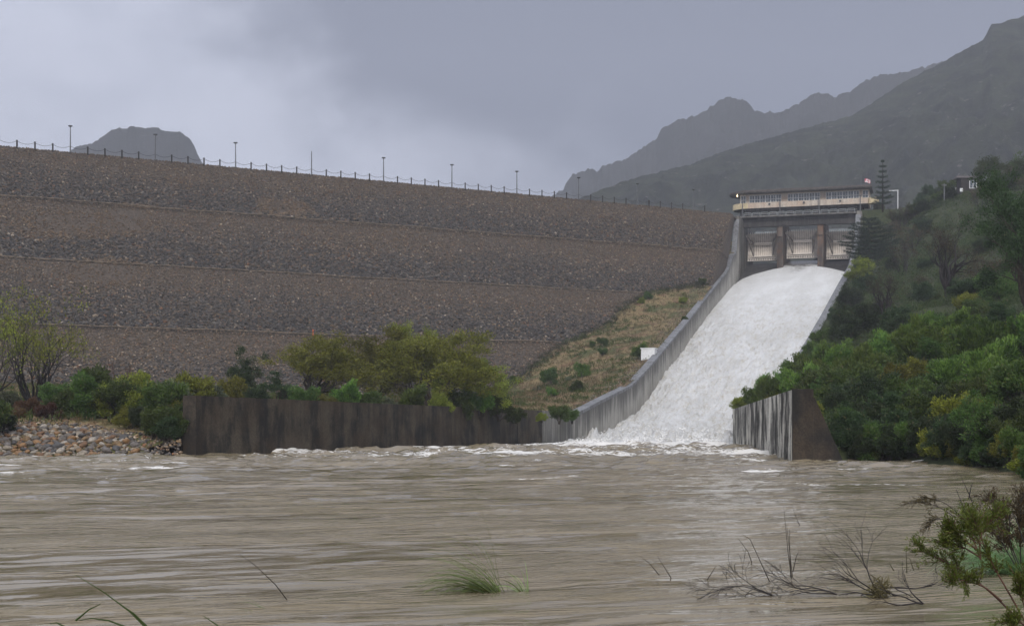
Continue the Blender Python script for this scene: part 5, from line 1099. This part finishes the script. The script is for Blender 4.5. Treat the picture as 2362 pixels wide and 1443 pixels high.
# green bush at the right: stems drawn from the photo, twigs and leaves grown along them
def smooth_line(pts, n_=14):
    pts = np.asarray(pts, float); t = np.linspace(0, len(pts) - 1, n_); k_ = np.arange(len(pts)); p = np.stack([np.interp(t, k_, pts[:, i]) for i in range(pts.shape[1])], 1)
    p[1:-1] = (p[:-2] + 2 * p[1:-1] + p[2:]) / 4; return p
def spray(name, stems, Y, rad, tw_n, tw_len, f0, leaf, per, lsize, lrad, bark, leafmat, seed, lab_, cat, spread=.6, droop=0., lasp=.26, sub=True):
    rng = np.random.RandomState(seed); base = P(*stems[0][0], Y); r_ = empty(name, base); mb = MB(); cs = []; ds = []
    for si, st in enumerate(stems):
        p = smooth_line(st); q = np.array([P(a, c_, Y) for a, c_ in p]); q[:, 1] += rng.uniform(-.35, .35) * np.linspace(0, 1, len(q)); q -= base
        mb.tube(q, np.linspace(rad, rad * .3, len(q)), 5, False); n_ = len(q)
        for _ in range(tw_n):
            f = rng.uniform(f0, .999) * (n_ - 1); i = int(f); o_ = q[i] + (q[min(i + 1, n_ - 1)] - q[i]) * (f - i); d = q[min(i + 1, n_ - 1)] - q[max(i - 1, 0)]; d /= np.linalg.norm(d)
            d = d + rng.randn(3) * spread * (.8, .8, .8); d /= np.linalg.norm(d); ln_ = tw_len * rng.uniform(.4, 1.2); pts = [o_]
            for _k in range(4): d = d + rng.randn(3) * .12 + np.array((0, 0, .06 - droop)); d /= np.linalg.norm(d); pts.append(pts[-1] + d * ln_ / 4)
            mb.tube(pts, np.linspace(rad * .35, rad * .12, 5), 4, False)
            if leaf:
                for k_ in (1, 2, 3, 4): cs.append(pts[k_]); ds.append(d)
            if sub:
                for _s in range(2):
                    k_ = rng.randint(1, 4); d2 = d + rng.randn(3) * .5; d2 /= np.linalg.norm(d2); e_ = pts[k_] + d2 * ln_ * .45; mb.tube([pts[k_], e_], [rad * .2, rad * .1], 3, False)
                    if leaf: cs += [e_, (e_ + pts[k_]) / 2]; ds += [d2, d2]
    mb.build('branches', bark, r_, True)
    if leaf: mb = MB(); leaves(mb, rng, cs, per, lrad, lsize, lasp, .06, 0, np.array(ds) * 1.3, .2); mb.build('leaves', leafmat, r_)
    tag(r_, lab_, cat); return r_
spray('green_bush', [[(2385, 1470), (2330, 1385), (2270, 1295), (2240, 1245), (2212, 1195)], [(2385, 1465), (2300, 1372), (2240, 1322), (2190, 1295), (2148, 1268)], [(2310, 1385), (2260, 1348), (2205, 1330), (2162, 1328)], [(2262, 1290), (2258, 1240), (2275, 1210), (2295, 1192)], [(2252, 1265), (2215, 1240), (2188, 1212)], [(2262, 1285), (2225, 1262), (2180, 1250)], [(2380, 1460), (2345, 1375), (2325, 1330)], [(2385, 1450), (2340, 1430), (2305, 1425)], [(2262, 1288), (2240, 1230), (2235, 1200)]],
      9.4, .0075, 30, .12, .42, True, 6, .024, .018, M['bark_red'], M['leaf_fore'], 21, 'green needle leaved bush leaning in from the lower right corner', 'bush')
spray('seed_heads', [[(2262, 1255), (2212, 1183), (2176, 1156), (2145, 1148), (2118, 1152)], [(2255, 1255), (2200, 1190), (2162, 1167), (2126, 1156), (2083, 1158)], [(2250, 1250), (2190, 1200), (2160, 1195), (2142, 1215)]],
      12.2, .0045, 26, .10, .5, True, 3, .03, .012, M['bark_black'], M['leaf_dry'], 23, 'brown drooping seed heads arching left above the green bush', 'reed', .35, .10, .16, False)
spray('seed_heads', [[(2330, 1250), (2325, 1170), (2290, 1148), (2262, 1150), (2240, 1168)], [(2362, 1250), (2350, 1190), (2320, 1160), (2280, 1146)]],
      12.6, .0045, 16, .09, .45, True, 3, .03, .012, M['bark_black'], M['leaf_dry'], 33, 'dark arched plume of seed heads at the right edge', 'reed', .35, .16, .16, False)
spray('dry_bush', [[(2345, 1300), (2330, 1230), (2318, 1165)], [(2355, 1300), (2350, 1220), (2352, 1150)], [(2340, 1300), (2310, 1240), (2292, 1200)], [(2365, 1300), (2372, 1220), (2380, 1160)], [(2350, 1300), (2335, 1240), (2340, 1180)]],
      13.0, .006, 34, .15, .2, True, 3, .035, .03, M['bark_black'], M['leaf_dry'], 24, 'dark brown dry bush at the right edge behind the blue green grass', 'bush', .55)
for nm, st, lb in (('twig', [[(2270, 1260), (2245, 1160), (2229, 1125), (2217, 1100)], [(2235, 1150), (2240, 1120), (2245, 1112)]], 'tall bare twig rising highest above the green bush'), ('twig', [[(2240, 1250), (2222, 1170), (2206, 1128)], [(2228, 1190), (2212, 1160)]], 'shorter bare twig left of the tallest one above the green bush')):
    b0 = P(*st[0][0], 12.0); mb = MB()
    for q in st: p = smooth_line(q, 8); mb.tube(np.array([P(a, c_, 12.0) for a, c_ in p]) - b0, np.linspace(.005, .002, 8), 4, False)
    o = mb.build(nm, M['bark_black'], None, True); o.location = b0; tag(o, lb, 'twig')

# ------------------------------------------------------------------ haze
mb = MB(); mb.box(-2100, 2100, -70, 2350, -5.2, 620)
hb = bpy.data.materials.new('haze'); hb.use_nodes = True; t_ = hb.node_tree; t_.nodes.clear(); o_ = t_.nodes.new('ShaderNodeOutputMaterial'); v_ = t_.nodes.new('ShaderNodeVolumePrincipled')
v_.inputs['Color'].default_value = (.87, .905, 1.0, 1); v_.inputs['Density'].default_value = .0004; v_.inputs['Anisotropy'].default_value = 0.1; t_.links.new(v_.outputs[0], o_.inputs['Volume'])
hz_ = mb.build('haze', hb); tag(hz_, kind='stuff')
